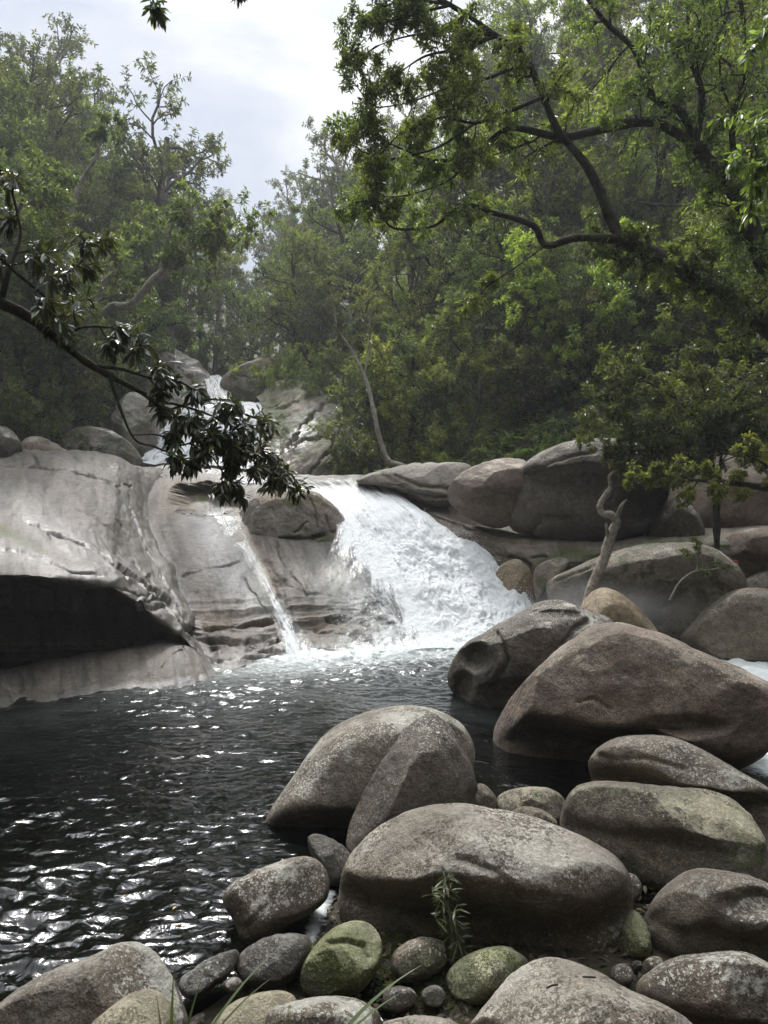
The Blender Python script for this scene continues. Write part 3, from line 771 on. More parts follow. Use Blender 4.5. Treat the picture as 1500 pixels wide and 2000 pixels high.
boulder('rounded granite block between the trickle and the main fall with a mossy crack', [(452,1030),(462,1000),(490,978),(530,962),(600,955),(645,975),(672,1012),(692,1055),(690,1090),(655,1115),(600,1130),(540,1130),(480,1095)],
        20.2, 1.4, M['block'], name='granite_block', cat='rock', level=7, n=3.2, smooth=1, facets=9, rough=1.6, cracks=[([(550,1056),(590,1053),(632,1046)],3.5,.3),([(570,1085),(640,1078),(680,1072)],3,.15),([(610,975),(618,1000),(622,1030)],2,.1),([(575,1040),(600,1020)],2,.08),([(640,1010),(650,1040),(680,1050)],2,.1)],
        attrs={'wet': lambda V, px, py: band(V, px, py, [([(475, 1020), (520, 1070)], 22, .8), ([(660, 1000), (690, 1060)], 14, 1)]), 'tan': lambda V, px, py: band(V, px, py, [([(520, 965), (640, 985), (675, 1035)], 22, .9)]),
               'mossy': lambda V, px, py: band(V, px, py, [([(560, 1054), (600, 1055), (632, 1047)], 7, 1.2), ([(568, 985), (590, 993)], 8, 1.2)])})
boulder('small square rock wedged below the ledge, left of the long mossy boulder', [(1040,1120),(1050,1103),(1085,1088),(1108,1090),(1112,1105),(1090,1125),(1065,1150),(1050,1180),(1042,1150)], 17.6, .5, M['moss'], level=5, smooth=1, n=2.8)
boulder('tan wet rock wedged at the right edge of the main fall', [(972,1110),(1000,1090),(1020,1092),(1045,1130),(1052,1180),(1030,1215),(985,1190),(962,1140)], 18.3, .6, M['tan'], level=5, smooth=1, n=2.5)
boulder('brown sloping rock on the far right shore behind the side stream', [(1425,1165),(1450,1132),(1480,1118),(1520,1112),(1600,1140),(1600,1200),(1450,1210)], 16.5, .8, M['dark'], level=5)
boulder('reddish brown rock slope at the right edge above the mossy boulder', [(1385,1110),(1400,1060),(1440,1035),(1500,1030),(1600,1040),(1620,1110),(1500,1135),(1420,1130)], 17.0, .8, M['pink'], level=5, under=(0, .6, .2))
boulder('pinkish sunlit boulder on the right bank behind the small tree', [(1290,1020),(1310,950),(1350,905),(1400,888),(1450,895),(1510,918),(1590,960),(1600,1050),(1400,1060),(1310,1055)], 20.5, 1.4, M['pink'], level=6)
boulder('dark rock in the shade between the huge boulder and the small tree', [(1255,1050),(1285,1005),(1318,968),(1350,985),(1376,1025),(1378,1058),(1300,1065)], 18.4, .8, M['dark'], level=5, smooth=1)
# --- shore and bank, smaller stones
boulder('brown loaf shaped rock lying in the shallows left of the big front boulder', [(431,1760),(448,1726),(500,1702),(550,1680),(596,1670),(627,1685),(643,1715),(643,1750),(615,1780),(555,1812),(505,1850),(470,1840),(462,1806)], 5.2, .34, M['brown'], name='rock', cat='rock', n=2.5, cracks=[([(500,1702),(512,1760),(480,1800)],6,-.015)])
boulder('small dark wedge rock between the loaf shaped rock and the pointed boulder', [(596,1638),(616,1626),(652,1640),(686,1668),(692,1692),(668,1732),(643,1730),(620,1690)], 5.9, .25, M['wetdark'], name='rock', cat='rock', smooth=1)
boulder('flat slate grey rock left of the green lichened stone', [(456,1885),(484,1847),(540,1826),(596,1824),(613,1845),(592,1888),(566,1922),(510,1936),(472,1918)], 4.55, .25, M['wetdark'], name='rock', cat='rock', smooth=1, n=3)
boulder('low dark wet rock between the flat slate rock and the grass', [(342,1918),(390,1886),(430,1861),(472,1851),(458,1896),(412,1932),(366,1958)], 4.4, .2, M['wetdark'], name='rock', cat='rock', smooth=1)
boulder('rounded stone covered in yellow green lichen, its top cracked', [(583,1908),(598,1865),(645,1814),(698,1795),(732,1808),(749,1840),(741,1882),(712,1938),(650,1956),(594,1946)], 4.5, .28, M['green'], name='stone', cat='stone', level=6, cracks=[([(640,1840),(680,1838),(712,1848),(722,1870)],5,.03)])
boulder('broad boulder in the bottom left corner with a cream patch on its right shoulder', [(-70,2010),(0,1962),(50,1922),(125,1885),(190,1865),(217,1846),(260,1839),(302,1860),(332,1905),(352,1950),(368,2000),(340,2090),(100,2150),(-90,2100)], 3.9, .5, M['grey'], level=7, n=2.3)
boulder('cream speckled stone leaning on the bottom left boulder behind the grass', [(165,2010),(210,1970),(260,1937),(292,1929),(322,1944),(345,1980),(350,2050),(300,2110),(170,2100)], 3.45, .25, M['pale'], name='stone', cat='stone')
boulder('pale yellowish stone at the bottom edge right of the grass', [(405,2000),(450,1960),(500,1940),(552,1931),(584,1950),(575,2000),(490,2060),(420,2060)], 3.65, .2, M['pale'], name='stone', cat='stone')
boulder('brown pale topped rock at the bottom edge below the green lichened stone', [(470,2010),(525,1970),(600,1950),(655,1944),(704,1951),(745,1977),(770,2040),(620,2110),(480,2090)], 3.6, .3, M['brown'], name='rock', cat='rock')
boulder('mottled pale green stone in the hollow under the big front boulder', [(868,1908),(893,1875),(940,1850),(986,1845),(1017,1864),(1036,1880),(1000,1930),(960,1960),(920,1970),(882,1950)], 4.45, .26, M['green'], name='stone', cat='stone', level=6)
boulder('mossy dark rock at the foot of the leafy plant', [(762,1870),(775,1850),(815,1829),(850,1832),(880,1845),(872,1895),(805,1925),(768,1915)], 4.6, .2, M['moss'], name='rock', cat='rock')
boulder('small smooth grey cobble beside the mottled pale green stone', [(818,1938),(850,1919),(874,1940),(868,1965),(830,1972)], 4.3, .09, M['wetdark'], name='cobble', cat='stone', level=4)
boulder('small grey slab stone among the leaf litter right of the green lichened stone', [(745,1938),(780,1924),(817,1938),(808,1968),(750,1980)], 4.3, .12, M['dark'], name='cobble', cat='stone', level=4, smooth=1)
boulder('flat pale rock cut by the bottom edge below the leaf litter', [(720,2010),(760,1990),(830,1983),(880,1990),(910,2010),(880,2060),(740,2060)], 3.9, .2, M['fleck'], name='rock', cat='rock')
boulder('lime green wedge of stone between the big front boulder and the hollowed grey boulder', [(1208,1868),(1215,1815),(1230,1774),(1252,1785),(1271,1828),(1274,1862),(1255,1880)], 4.85, .15, M['green'], name='stone', cat='stone', level=5, smooth=1)
boulder('white flecked round rock in the gap left of the square topped boulder', [(966,1562),(990,1542),(1030,1535),(1070,1538),(1100,1554),(1108,1578),(1096,1612),(1030,1625),(975,1600)], 6.9, .35, M['lichen'], name='rock', cat='rock')
boulder('pale low stone in front of the white flecked round rock', [(985,1600),(1000,1582),(1030,1573),(1070,1584),(1098,1616),(1070,1650),(1000,1645)], 6.3, .25, M['lichen'], name='stone', cat='stone')
boulder('small brown stone tucked right of the pointed boulder', [(922,1545),(932,1528),(952,1534),(972,1560),(970,1590),(930,1595)], 6.9, .2, M['brown'], name='stone', cat='stone', level=4)
boulder('small dark angular stone in the crevice right of the big front boulder', [(1220,1720),(1226,1700),(1252,1718),(1254,1748),(1236,1768),(1222,1760)], 5.4, .12, M['dark'], name='stone', cat='stone', level=4, smooth=1)
boulder('round grey cobble below the lime green wedge', [(1188,1902),(1200,1884),(1222,1880),(1239,1898),(1236,1922),(1212,1932),(1194,1922)], 4.45, .08, M['grey'], name='cobble', cat='stone', level=4)
boulder('mid sized cobble left of the smooth corner boulder', [(1252,1882),(1272,1866),(1294,1870),(1297,1888),(1276,1904),(1258,1900)], 4.5, .08, M['grey'], name='cobble', cat='stone', level=4)
boulder('tiny dark pebble between the two grey cobbles', [(1230,1882),(1245,1873),(1257,1884),(1250,1902),(1236,1902)], 4.6, .05, M['dark'], name='cobble', cat='stone', level=4)
boulder('small brown wet stone between the flat slate rock and the pale yellowish stone', [(432,1922),(458,1904),(477,1918),(472,1940),(444,1942)], 4.3, .08, M['brown'], name='cobble', cat='stone', level=4)
# --- upper valley
boulder('dark rounded boulder at the left edge on top of the huge slab', [(-40,890),(-30,845),(0,830),(25,840),(42,865),(45,890),(0,905)], 20.8, .6, M['dark'])
boulder('low brown rock at the left under the ferns on top of the huge slab', [(30,885),(45,857),(72,850),(110,869),(148,890),(140,908),(40,908)], 22.5, .8, M['brown'], name='rock', cat='rock', smooth=1)
cl = dict(name='cliff', cat='rock face', level=6)
boulder('dark streaked rock right of the upper fall with tree roots on it', [(428,740),(470,715),(500,703),(532,697),(557,720),(568,750),(562,785),(520,800),(460,800),(444,772)], 41.5, 2.4, M['cliff'], smooth=1, n=3.0, facets=10, rough=2.0, cracks=[([(500,720),(520,750),(515,780)],4,.2),([(450,740),(500,735),(550,730)],3,.15)], **cl)
cliff_cols = [
 [(500,775,38.5),(512,795,36.3),(510,830,34.4),(512,870,32.6),(518,905,31),(522,960,30)],
 [(560,745,39),(566,768,36.3),(556,815,34),(548,860,32.4),(545,905,30.9),(545,960,30)],
 [(622,728,38.5),(625,748,36),(608,800,33.6),(590,850,32),(575,900,30.5),(570,960,29.8)],
 [(672,735,38),(672,756,35.5),(665,800,33.6),(650,850,31.9),(625,900,30.2),(610,960,29.6)],
 [(715,760,37.5),(712,785,35),(690,830,33.2),(672,870,31.6),(652,910,30.2),(645,960,29.6)],
 [(770,800,37),(760,830,34.5),(735,860,33),(712,890,31.6),(695,920,30.4),(690,960,29.8)]]
def cliff_disp(V):
    di = np.stack([V[:, 0] * .8 - V[:, 2] * .7, V[:, 1] * .5, (V[:, 0] + V[:, 2]) * .18], 1)
    return ridged(di * .9, 4, 83) * .16 + fbm(V * .7, 4, 81) * .3 + fbm(V * 2.5, 3, 82) * .05
tag(slab('cliff', loft(cliff_cols, 200, 260), M['cliff'], cliff_disp,
    cracks=[([(560,880),(600,820),(640,790),(690,775)],2,.5),([(530,915),(590,860),(640,850)],2,.4),([(520,800),(570,790),(625,765)],2,.3),([(600,930),(640,880),(670,830)],2,.35)],
    attrs={'tan': lambda V, px, py: np.minimum(1, band(V, px, py, [([(648,875),(658,840),(674,800)],8,1.5), ([(630,905),(650,875)],8,.8)])), 'wet': lambda V, px, py: band(V, px, py, [([(540,900),(640,790)],16,.8), ([(515,850),(520,910)],10,.8)]),
           'mossy': lambda V, px, py: band(V, px, py, [([(545,800),(550,835)],20,1.1),([(600,780),(650,770)],12,.8),([(620,830),(640,835)],22,.8),([(590,890),(620,870)],16,.6)])},
    back=(1.5, 3.0, -3.0)), 'broad slanted rock face right of the lower valley fall with an orange streak', 'rock face')
left_cliff_cols = [
 [(255,700,46),(262,720,43.5),(240,780,41),(222,830,38),(215,880,35)],
 [(300,668,46),(303,682,43.6),(290,740,41.5),(275,800,39),(262,860,36)],
 [(345,680,46),(345,695,43.4),(335,740,41.8),(315,790,39.5),(295,850,36.5)],
 [(385,705,46),(388,722,43.2),(375,755,41.8),(345,790,40),(315,845,37)],
 [(405,728,46),(408,738,43),(402,765,41.5),(385,790,40.2),(340,840,38)]]
tag(slab('cliff', loft(left_cliff_cols, 140, 160), M['cliff'], cliff_disp, cracks=[([(300,690),(310,740),(290,800)],2,.4),([(330,700),(370,740),(380,780)],2,.3)],
    attrs={'wet': lambda V, px, py: V[:, 0] * 0 + .4}, back=(-1.5, 3.0, -3.0)), 'pinkish rock slope left of the notch where the upper fall begins', 'rock face')
boulder('wet grey rock apron left of the lower valley fall', [(100,900),(118,852),(150,833),(200,836),(240,852),(268,880),(285,910),(110,915)], 26.6, 1.6, M['cliff'], smooth=1, n=3.2, facets=10, rough=2.0, attrs={'wet': lambda V, px, py: V[:, 0] * 0 + .8}, **cl)
boulder('grey rock step beside the valley fall behind the overhanging branch', [(215,850),(228,785),(262,760),(300,788),(312,850),(290,890),(240,890)], 33.5, 1.8, M['cliff'], smooth=1, n=3.2, facets=10, rough=2.0, attrs={'wet': lambda V, px, py: V[:, 0] * 0 + .6}, **cl)
boulder('rock step under the ledge of the upper fall', [(300,850),(330,800),(400,788),(470,792),(525,795),(530,850),(520,920),(400,930),(300,920)], 38.6, 1.2, M['cliff'], **cl)

# ------------------------------------------------------------------ water
def water_mat(name, tint=(0.17, 0.20, 0.175), foam=True, rip=1.0):
    m, t = new_mat(name)
    tc = N(t, 'ShaderNodeTexCoord')
    gl = N(t, 'ShaderNodeBsdfGlossy', i_Roughness=0.035)
    L(t, math_n(t, 'ADD', math_n(t, 'MULTIPLY', N(t, 'ShaderNodeAttribute', attribute_name='turb').outputs['Fac'], 0.30), 0.03), gl.inputs['Roughness'])
    gl.inputs['Color'].default_value = (1, 1, 1, 1)
    tr = N(t, 'ShaderNodeBsdfTransparent')
    tr.inputs[0].default_value = tint + (1,)
    fr = N(t, 'ShaderNodeFresnel', i_IOR=1.36)
    n1 = N(t, 'ShaderNodeTexNoise', i_Scale=8.0, i_Detail=3.0, i_Roughness=0.5, i_Distortion=0.7)
    L(t, tc.outputs['Object'], n1.inputs['Vector'])
    bp = N(t, 'ShaderNodeBump', i_Strength=0.35 * rip, i_Distance=0.05)
    L(t, n1.outputs[0], bp.inputs['Height'])
    L(t, bp.outputs[0], gl.inputs['Normal'])
    L(t, bp.outputs[0], fr.inputs['Normal'])
    mx = N(t, 'ShaderNodeMixShader')
    L(t, fr.outputs[0], mx.inputs[0])
    L(t, tr.outputs[0], mx.inputs[1])
    L(t, gl.outputs[0], mx.inputs[2])
    out = mx.outputs[0]
    if foam:
        at = N(t, 'ShaderNodeAttribute', attribute_name='foam')
        mpp = N(t, 'ShaderNodeMapping')
        mpp.inputs['Scale'].default_value = (1.0, 1.6, 1.0)
        L(t, tc.outputs['Object'], mpp.inputs[0])
        n2 = N(t, 'ShaderNodeTexNoise', i_Scale=5.5, i_Detail=9.0, i_Roughness=0.72, i_Distortion=1.2)
        L(t, mpp.outputs[0], n2.inputs['Vector'])
        s = math_n(t, 'ADD', math_n(t, 'MULTIPLY', at.outputs['Fac'], 0.62), math_n(t, 'MULTIPLY', n2.outputs[0], 0.75))
        mask = ramp(t, s, [(0.58, 0.0), (0.85, 1.0)])
        fb = N(t, 'ShaderNodeBsdfPrincipled', i_Roughness=0.6)
        fb.inputs['Base Color'].default_value = (0.72, 0.77, 0.76, 1)
        bp2 = N(t, 'ShaderNodeBump', i_Strength=0.6, i_Distance=0.08)
        L(t, n2.outputs[0], bp2.inputs['Height'])
        L(t, bp2.outputs[0], fb.inputs['Normal'])
        m2 = N(t, 'ShaderNodeMixShader')
        L(t, math_n(t, 'MULTIPLY', mask, 0.9), m2.inputs[0])
        L(t, out, m2.inputs[1])
        L(t, fb.outputs[0], m2.inputs[2])
        out = m2.outputs[0]
        aer = N(t, 'ShaderNodeBsdfDiffuse')
        aer.inputs[0].default_value = (0.34, 0.38, 0.37, 1)
        m3 = N(t, 'ShaderNodeMixShader')
        n4 = N(t, 'ShaderNodeTexNoise', i_Scale=1.6, i_Detail=5.0, i_Distortion=1.0)
        L(t, mpp.outputs[0], n4.inputs['Vector'])
        L(t, math_n(t, 'MULTIPLY', math_n(t, 'POWER', N(t, 'ShaderNodeAttribute', attribute_name='turb').outputs['Fac'], 2.0), ramp(t, n4.outputs[0], [(0.32, 0.15), (0.62, 0.62)])), m3.inputs[0])
        L(t, m2.outputs[0], m3.inputs[1])
        L(t, aer.outputs[0], m3.inputs[2])
        out = m3.outputs[0]
    o = N(t, 'ShaderNodeOutputMaterial')
    L(t, out, o.inputs[0])
    return m
M['pool'] = water_mat('pool_water')
def foam_mat(name, col=(0.84, 0.87, 0.88), sx=3.6, sy=0.62, lump=1.0):
    """white water: opaque froth where it is thick, clear film where it is thin; streaks run along the flow (fu, fv in metres)"""
    m, t = new_mat(name)
    def attr(n): return N(t, 'ShaderNodeAttribute', attribute_name=n).outputs['Fac']
    tc = N(t, 'ShaderNodeTexCoord')
    cb = N(t, 'ShaderNodeCombineXYZ')
    L(t, math_n(t, 'MULTIPLY', attr('fv'), sx), cb.inputs[0])
    L(t, math_n(t, 'MULTIPLY', attr('fu'), sy), cb.inputs[1])
    n1 = N(t, 'ShaderNodeTexNoise', i_Scale=1.0, i_Detail=9.0, i_Roughness=0.66, i_Distortion=0.9)
    L(t, cb.outputs[0], n1.inputs['Vector'])
    n3 = N(t, 'ShaderNodeTexNoise', i_Scale=4.5, i_Detail=8.0, i_Roughness=0.7, i_Distortion=0.6)
    L(t, tc.outputs['Object'], n3.inputs['Vector'])
    fo = attr('foam')
    s = math_n(t, 'ADD', fo, math_n(t, 'MULTIPLY', math_n(t, 'ADD', n1.outputs[0], -0.5), 2.0))
    s = math_n(t, 'ADD', s, math_n(t, 'MULTIPLY', math_n(t, 'ADD', n3.outputs[0], -0.5), 0.7))
    mask = ramp(t, s, [(0.34, 0.0), (0.66, 1.0)])
    fb = N(t, 'ShaderNodeBsdfPrincipled', i_Roughness=0.6)
    c = mixc(t, ramp(t, s, [(0.42, 0.0), (0.78, 1.0)]), tuple(x * 0.72 for x in col), col)
    L(t, c, fb.inputs['Base Color'])
    bp2 = N(t, 'ShaderNodeBump', i_Strength=0.7, i_Distance=0.09 * lump)
    L(t, math_n(t, 'ADD', n1.outputs[0], n3.outputs[0]), bp2.inputs['Height'])
    L(t, bp2.outputs[0], fb.inputs['Normal'])
    tl = N(t, 'ShaderNodeBsdfTranslucent')
    tl.inputs[0].default_value = col + (1,)
    mt = N(t, 'ShaderNodeMixShader')
    mt.inputs[0].default_value = 0.35
    L(t, fb.outputs[0], mt.inputs[1])
    L(t, tl.outputs[0], mt.inputs[2])
    tr = N(t, 'ShaderNodeBsdfTransparent')
    tr.inputs[0].default_value = (0.9, 0.92, 0.91, 1)
    gl = N(t, 'ShaderNodeBsdfGlossy', i_Roughness=0.25)
    bp3 = N(t, 'ShaderNodeBump', i_Strength=0.4, i_Distance=0.08)
    L(t, n1.outputs[0], bp3.inputs['Height'])
    L(t, bp3.outputs[0], gl.inputs['Normal'])
    fr = N(t, 'ShaderNodeFresnel', i_IOR=1.33)
    film = N(t, 'ShaderNodeMixShader')
    L(t, math_n(t, 'MULTIPLY', fr.outputs[0], math_n(t, 'MULTIPLY', fo, 0.25, True)), film.inputs[0])
    L(t, tr.outputs[0], film.inputs[1])
    L(t, gl.outputs[0], film.inputs[2])
    m2 = N(t, 'ShaderNodeMixShader')
    L(t, mask, m2.inputs[0])
    L(t, film.outputs[0], m2.inputs[1])
    L(t, mt.outputs[0], m2.inputs[2])
    o = N(t, 'ShaderNodeOutputMaterial')
    L(t, m2.outputs[0], o.inputs[0])
    return m
M['foam'] = foam_mat('white_water')
M['trickle'] = foam_mat('trickling_water', sx=9.0, sy=0.8, lump=.4)

def gpt(px, py):            # a point of the water surface seen at that pixel
    D = H * F / (py - 1000.0)
    return ((px - 750) / F * D, D)
wx = np.linspace(-15, 13, 700)
wy = np.concatenate([np.geomspace(2.6, 21, 620)])
WX, WY = np.meshgrid(wx, wy)
P0 = np.stack([WX, WY, np.zeros_like(WX)], -1).reshape(-1, 3)
base_line = [gpt(*p) for p in [(560, 1285), (640, 1278), (745, 1270), (850, 1262), (960, 1256), (1060, 1250)]]
dist = polydist(P0[:, 0], P0[:, 1], base_line)
turb = np.exp(-dist / 3.2)
calm = sstep(-2.0, -4.5, P0[:, 0] + 0.25 * (P0[:, 1] - 10)) * sstep(6, 9, P0[:, 1])
w1 = P0 * np.array([2.2, 3.1, 1])
warp = np.stack([fbm(w1 * 0.5, 2, 201), fbm(w1 * 0.5, 2, 205), 0 * w1[:, 0]], 1)
wave = fbm(w1 * 0.75 + warp, 2, 211, 0.5) * 0.034 + (0.5 - np.abs(fbm(w1 * 1.7 + warp * 0.9, 2, 221, 0.5))) * 0.04 + fbm(w1 * 4.2 + warp, 2, 225) * 0.008
wave *= (0.75 + 0.9 * turb) * (1 - .55 * calm)
wave += turb * (fbm(w1 * 2.6 + warp, 3, 261, .6) * 0.03)
wave *= np.clip(.85 + 1.6 * fbm(P0 * np.array([.35, .6, 1]), 3, 271), .3, 1.5)
eddy = np.exp(-(((P0[:, 0] + 1.75) / 1.1) ** 2 + ((P0[:, 1] - 6.6) / 0.55) ** 2))
wave = wave * (1 - 0.6 * eddy) + eddy * fbm(w1 * 5 + warp * 2, 2, 231) * 0.012
side1 = polydist(P0[:, 0], P0[:, 1], [gpt(1340, 1258), gpt(1420, 1290), gpt(1510, 1325), gpt(1620, 1390)])
side2 = polydist(P0[:, 0], P0[:, 1], [gpt(1440, 1480), gpt(1510, 1490), gpt(1640, 1450)])
foam = np.maximum(np.exp(-(dist / 0.55) ** 2) * 1.15, 0.60 * np.exp(-dist / 3.0))
foam = np.maximum(foam, np.exp(-(side1 / 0.75) ** 4) * 0.86)
foam = np.maximum(foam, np.exp(-(side2 / 0.6) ** 4) * 0.75)
shoal = np.exp(-(polydist(P0[:, 0], P0[:, 1], [gpt(640, 1745), gpt(615, 1800), gpt(590, 1890), gpt(570, 1960)]) / 0.07) ** 2)
foam = np.maximum(foam, shoal * 0.72)
wave += np.exp(-(side1 / 0.7) ** 2) * fbm(w1 * 2, 3, 240) * 0.10 + np.exp(-(dist / 0.6) ** 2) * (fbm(w1 * 2.2, 3, 250) * 0.12 + 0.04)
P0[:, 2] = wave
tag(link('pool_water', mesh_np('pool_water', P0, grid_faces(len(wy), len(wx)), M['pool'], True, {'foam': foam, 'turb': turb * 1.0})), kind='structure')

def sheet(name, cols, nu, nv, mat, amp, foamf, flow=(1.3, 1.3, 1.3), seed=301, thick=0.06, growf=None):
    S = loft(cols, nu, nv)
    n = grid_normals(S).reshape(-1, 3)
    V = S.reshape(-1, 3).copy()
    s = np.sign((n * (np.array([0, 0, H]) - V)).sum(1).mean())
    n *= s
    u, v = np.meshgrid(np.linspace(0, 1, nu), np.linspace(0, 1, nv), indexing='ij')
    u, v = u.ravel(), v.ravel()
    g = growf(u, v) if growf else 1.0
    Q = V * np.array(flow)
    lu = np.linalg.norm(np.diff(S[:, nv // 2], axis=0), axis=1).sum()
    lv = np.mean([np.linalg.norm(np.diff(S[i], axis=0), axis=1).sum() for i in range(0, nu, 20)])
    Fq = np.stack([v * lv * 2.6, u * lu * 0.8, 0 * u], 1)
    Fq = Fq + np.stack([fbm(Q, 2, seed + 20), fbm(Q, 2, seed + 21), 0 * u], 1) * 0.5
    V += n * (g * amp * (0.5 + fbm(Q * .8, 3, seed) + 0.7 * fbm(Fq, 4, seed + 5, .6) + 0.22 * fbm(Q * 5.5, 3, seed + 9, .6)))[:, None]
    f = foamf(u, v, V)
    lu = np.linalg.norm(np.diff(S[:, nv // 2], axis=0), axis=1).sum()
    lv = np.mean([np.linalg.norm(np.diff(S[i], axis=0), axis=1).sum() for i in range(0, nu, 20)])
    c = V.mean(0)
    me = mesh_np(name, V - c, grid_faces(nu, nv, s < 0), mat, True, {'foam': f, 'fu': u * lu, 'fv': v * lv})
    return tag(link(name, me, loc=c), kind='structure'), V, n, u, v, f
fall_cols = [
 [(540,941,25.5),(560,945,22.5),(625,985,20.5),(655,1030,19.3),(640,1085,18.2),(635,1140,17.0),(640,1200,16.2),(650,1250,15.5),(655,1277,15.1)],
 [(590,938,25.5),(605,943,22.5),(662,985,20.5),(695,1035,19.3),(705,1090,18.25),(715,1145,17.2),(735,1202,16.4),(745,1250,15.7),(750,1273,15.25)],
 [(630,937,25.5),(645,942,22.5),(705,985,20.5),(745,1042,19.3),(780,1097,18.35),(805,1152,17.4),(825,1207,16.6),(835,1247,16.0),(840,1270,15.5)],
 [(670,936,25.5),(690,941,22.5),(748,985,20.5),(800,1045,19.3),(848,1098,18.5),(885,1152,17.6),(915,1207,16.8),(928,1242,16.2),(935,1268,15.8)],
 [(715,936,25.5),(730,943,22.5),(786,985,20.55),(845,1040,19.5),(900,1090,18.8),(945,1145,17.9),(985,1200,17.1),(1005,1235,16.6),(1015,1262,16.2)],
 [(750,938,25.5),(765,950,22.4),(818,992,20.75),(885,1040,19.8),(950,1080,19.0),(1010,1140,18.1),(1050,1190,17.5),(1065,1220,17),(1070,1255,16.6)]]
def fall_foam(u, v, V):
    px, py = proj(V)
    d = polydist(px, py, [(640, 985), (690, 1035), (712, 1080), (770, 1130), (830, 1190), (870, 1250)])
    # left of the main tongue only a thin broken veil
    line = np.interp(py, [930, 985, 1035, 1080, 1130, 1190, 1250, 1300], [560, 648, 688, 705, 755, 800, 830, 850])
    k = sstep(-70, 25, px - line)
    base = 0.08 + 0.74 * k
    low = sstep(1150, 1270, py) * sstep(700, 760, px) * 0.30
    f = np.maximum(base, 0.25 * sstep(640, 690, px) + low)
    f = f * (0.45 + 0.55 * sstep(935, 1010, py)) + 0.10 * sstep(1000, 1060, py) * k
    e = np.minimum(v / 0.03, (1 - v) / 0.05)
    return f * np.clip(e, 0, 1) + 0.18 * sstep(1255, 1270, py)
_, FV, FN, fu, fv, ff = sheet('waterfall', fall_cols, 420, 460, M['foam'], 0.19, fall_foam, (1.5, 1.2, 0.9), growf=lambda u, v: (0.12 + 0.95 * sstep(0.18, 0.5, u)) * (.18 + .82 * sstep(.12, .45, v - .22 * sstep(.3, .9, u))))

tr_cols = [
 [(395,1007,20.1),(405,1010,20.0),(420,1040,19.0),(455,1090,17.8),(500,1150,16.7),(530,1205,15.9),(545,1250,15.2),(550,1286,14.7)],
 [(435,1007,20.0),(440,1012,19.9),(455,1045,18.85),(485,1090,17.7),(520,1150,16.6),(545,1205,15.8),(570,1250,15.2),(580,1284,14.75)],
 [(465,1007,20.0),(475,1012,19.9),(485,1045,18.85),(510,1090,17.7),(540,1150,16.6),(570,1205,15.9),(605,1250,15.3),(625,1283,14.8)]]
def tr_foam(u, v, V):
    c = np.interp(u, [0, .15, .4, .55, .75, 1], [.35, .4, .62, .55, .5, .45])
    w = np.interp(u, [0, .15, .4, .55, .75, 1], [.5, .45, .16, .2, .34, .5])
    return (0.12 + 0.46 * np.interp(u, [0, .1, .3, .45, .6, .8, 1], [.8, .72, .5, .55, .8, .95, 1])) * np.exp(-((v - c) / w) ** 2) + 0.05
sheet('trickle', tr_cols, 260, 110, M['trickle'], 0.05, tr_foam, (3, 1, .5), 331)
sheet('pothole_trickle', [[(404,966,21.6),(408,972,21.3),(406,1000,21.0),(405,1012,20.7)],[(416,966,21.6),(418,972,21.3),(417,1000,21.0),(417,1012,20.7)],[(430,966,21.6),(431,972,21.3),(432,1000,21.0),(433,1012,20.7)]],
      60, 40, M['trickle'], 0.03, lambda u, v, V: 0.42 + 0 * u, (3, 1, .5), 341)
up_cols = [
 [(396,733,44),(399,742,42.2),(404,765,40.2),(408,788,38.6),(345,800,36.5),(318,835,35),(288,880,33),(262,905,31)],
 [(406,734,44),(412,743,42.2),(420,765,40.2),(428,788,38.4),(415,800,36.3),(395,835,34.6),(375,880,32.6),(350,908,31)],
 [(418,734,44),(426,743,42.2),(436,765,40.2),(448,788,38.4),(470,798,36.3),(460,840,34.6),(450,885,32.6),(440,912,31)],
 [(428,733,44),(438,742,42.2),(450,765,40.2),(462,787,38.6),(522,792,36.8),(522,845,35),(520,895,33),(530,925,31)]]
_, UV_, UN_, uu, uv, uf = sheet('upper_waterfall', up_cols, 260, 200, M['foam'], 0.09, lambda u, v, V: 0.66 * np.clip(np.minimum(v / .05, (1 - v) / .05), 0, 1) + 0 * u, (1.5, 1.2, .7), 351)
sheet('upper_stream', [[(180,915,31),(250,920,27),(330,928,24.2),(420,942,22.7)],[(330,915,31),(400,918,27),(450,928,24.2),(500,944,22.65)],[(560,930,31),(600,934,27),(620,938,24.2),(640,944,22.6)],[(700,934,31),(720,935,27),(735,938,24.2),(770,948,22.6)]],
      120, 200, M['foam'], 0.03, lambda u, v, V: 0.30 + 0.25 * u, (.6, 2, 1), 361)

# droplets torn off the white water
def droplets(name, V, n, w, count, rmin, rmax, out, seed):
    rs = np.random.RandomState(seed)
    p = w / w.sum()
    i = rs.choice(len(V), count, p=p)
    c = V[i] + n[i] * (rs.exponential(out, count))[:, None] + rs.normal(0, 0.05, (count, 3)) + np.array([0, 0, 1]) * rs.exponential(out * 0.6, count)[:, None]
    r = rmin + (rmax - rmin) * rs.power(0.35, count)
    o8 = np.array([[1, 0, 0], [-1, 0, 0], [0, 1, 0], [0, -1, 0], [0, 0, 1.5], [0, 0, -1.5]], float)
    f8 = np.array([[0, 2, 4], [2, 1, 4], [1, 3, 4], [3, 0, 4], [2, 0, 5], [1, 2, 5], [3, 1, 5], [0, 3, 5]])
    VV = (c[:, None, :] + o8[None] * r[:, None, None] * (0.6 + 0.8 * rs.rand(count, 6, 1))).reshape(-1, 3)
    ff_ = (f8[None] + (np.arange(count) * 6)[:, None, None]).reshape(-1, 3)
    return tag(link(name, mesh_np(name, VV, ff_, M['drop'])), kind='stuff')
m, t = new_mat('spray_drop')
bs = N(t, 'ShaderNodeBsdfPrincipled', i_Roughness=0.3)
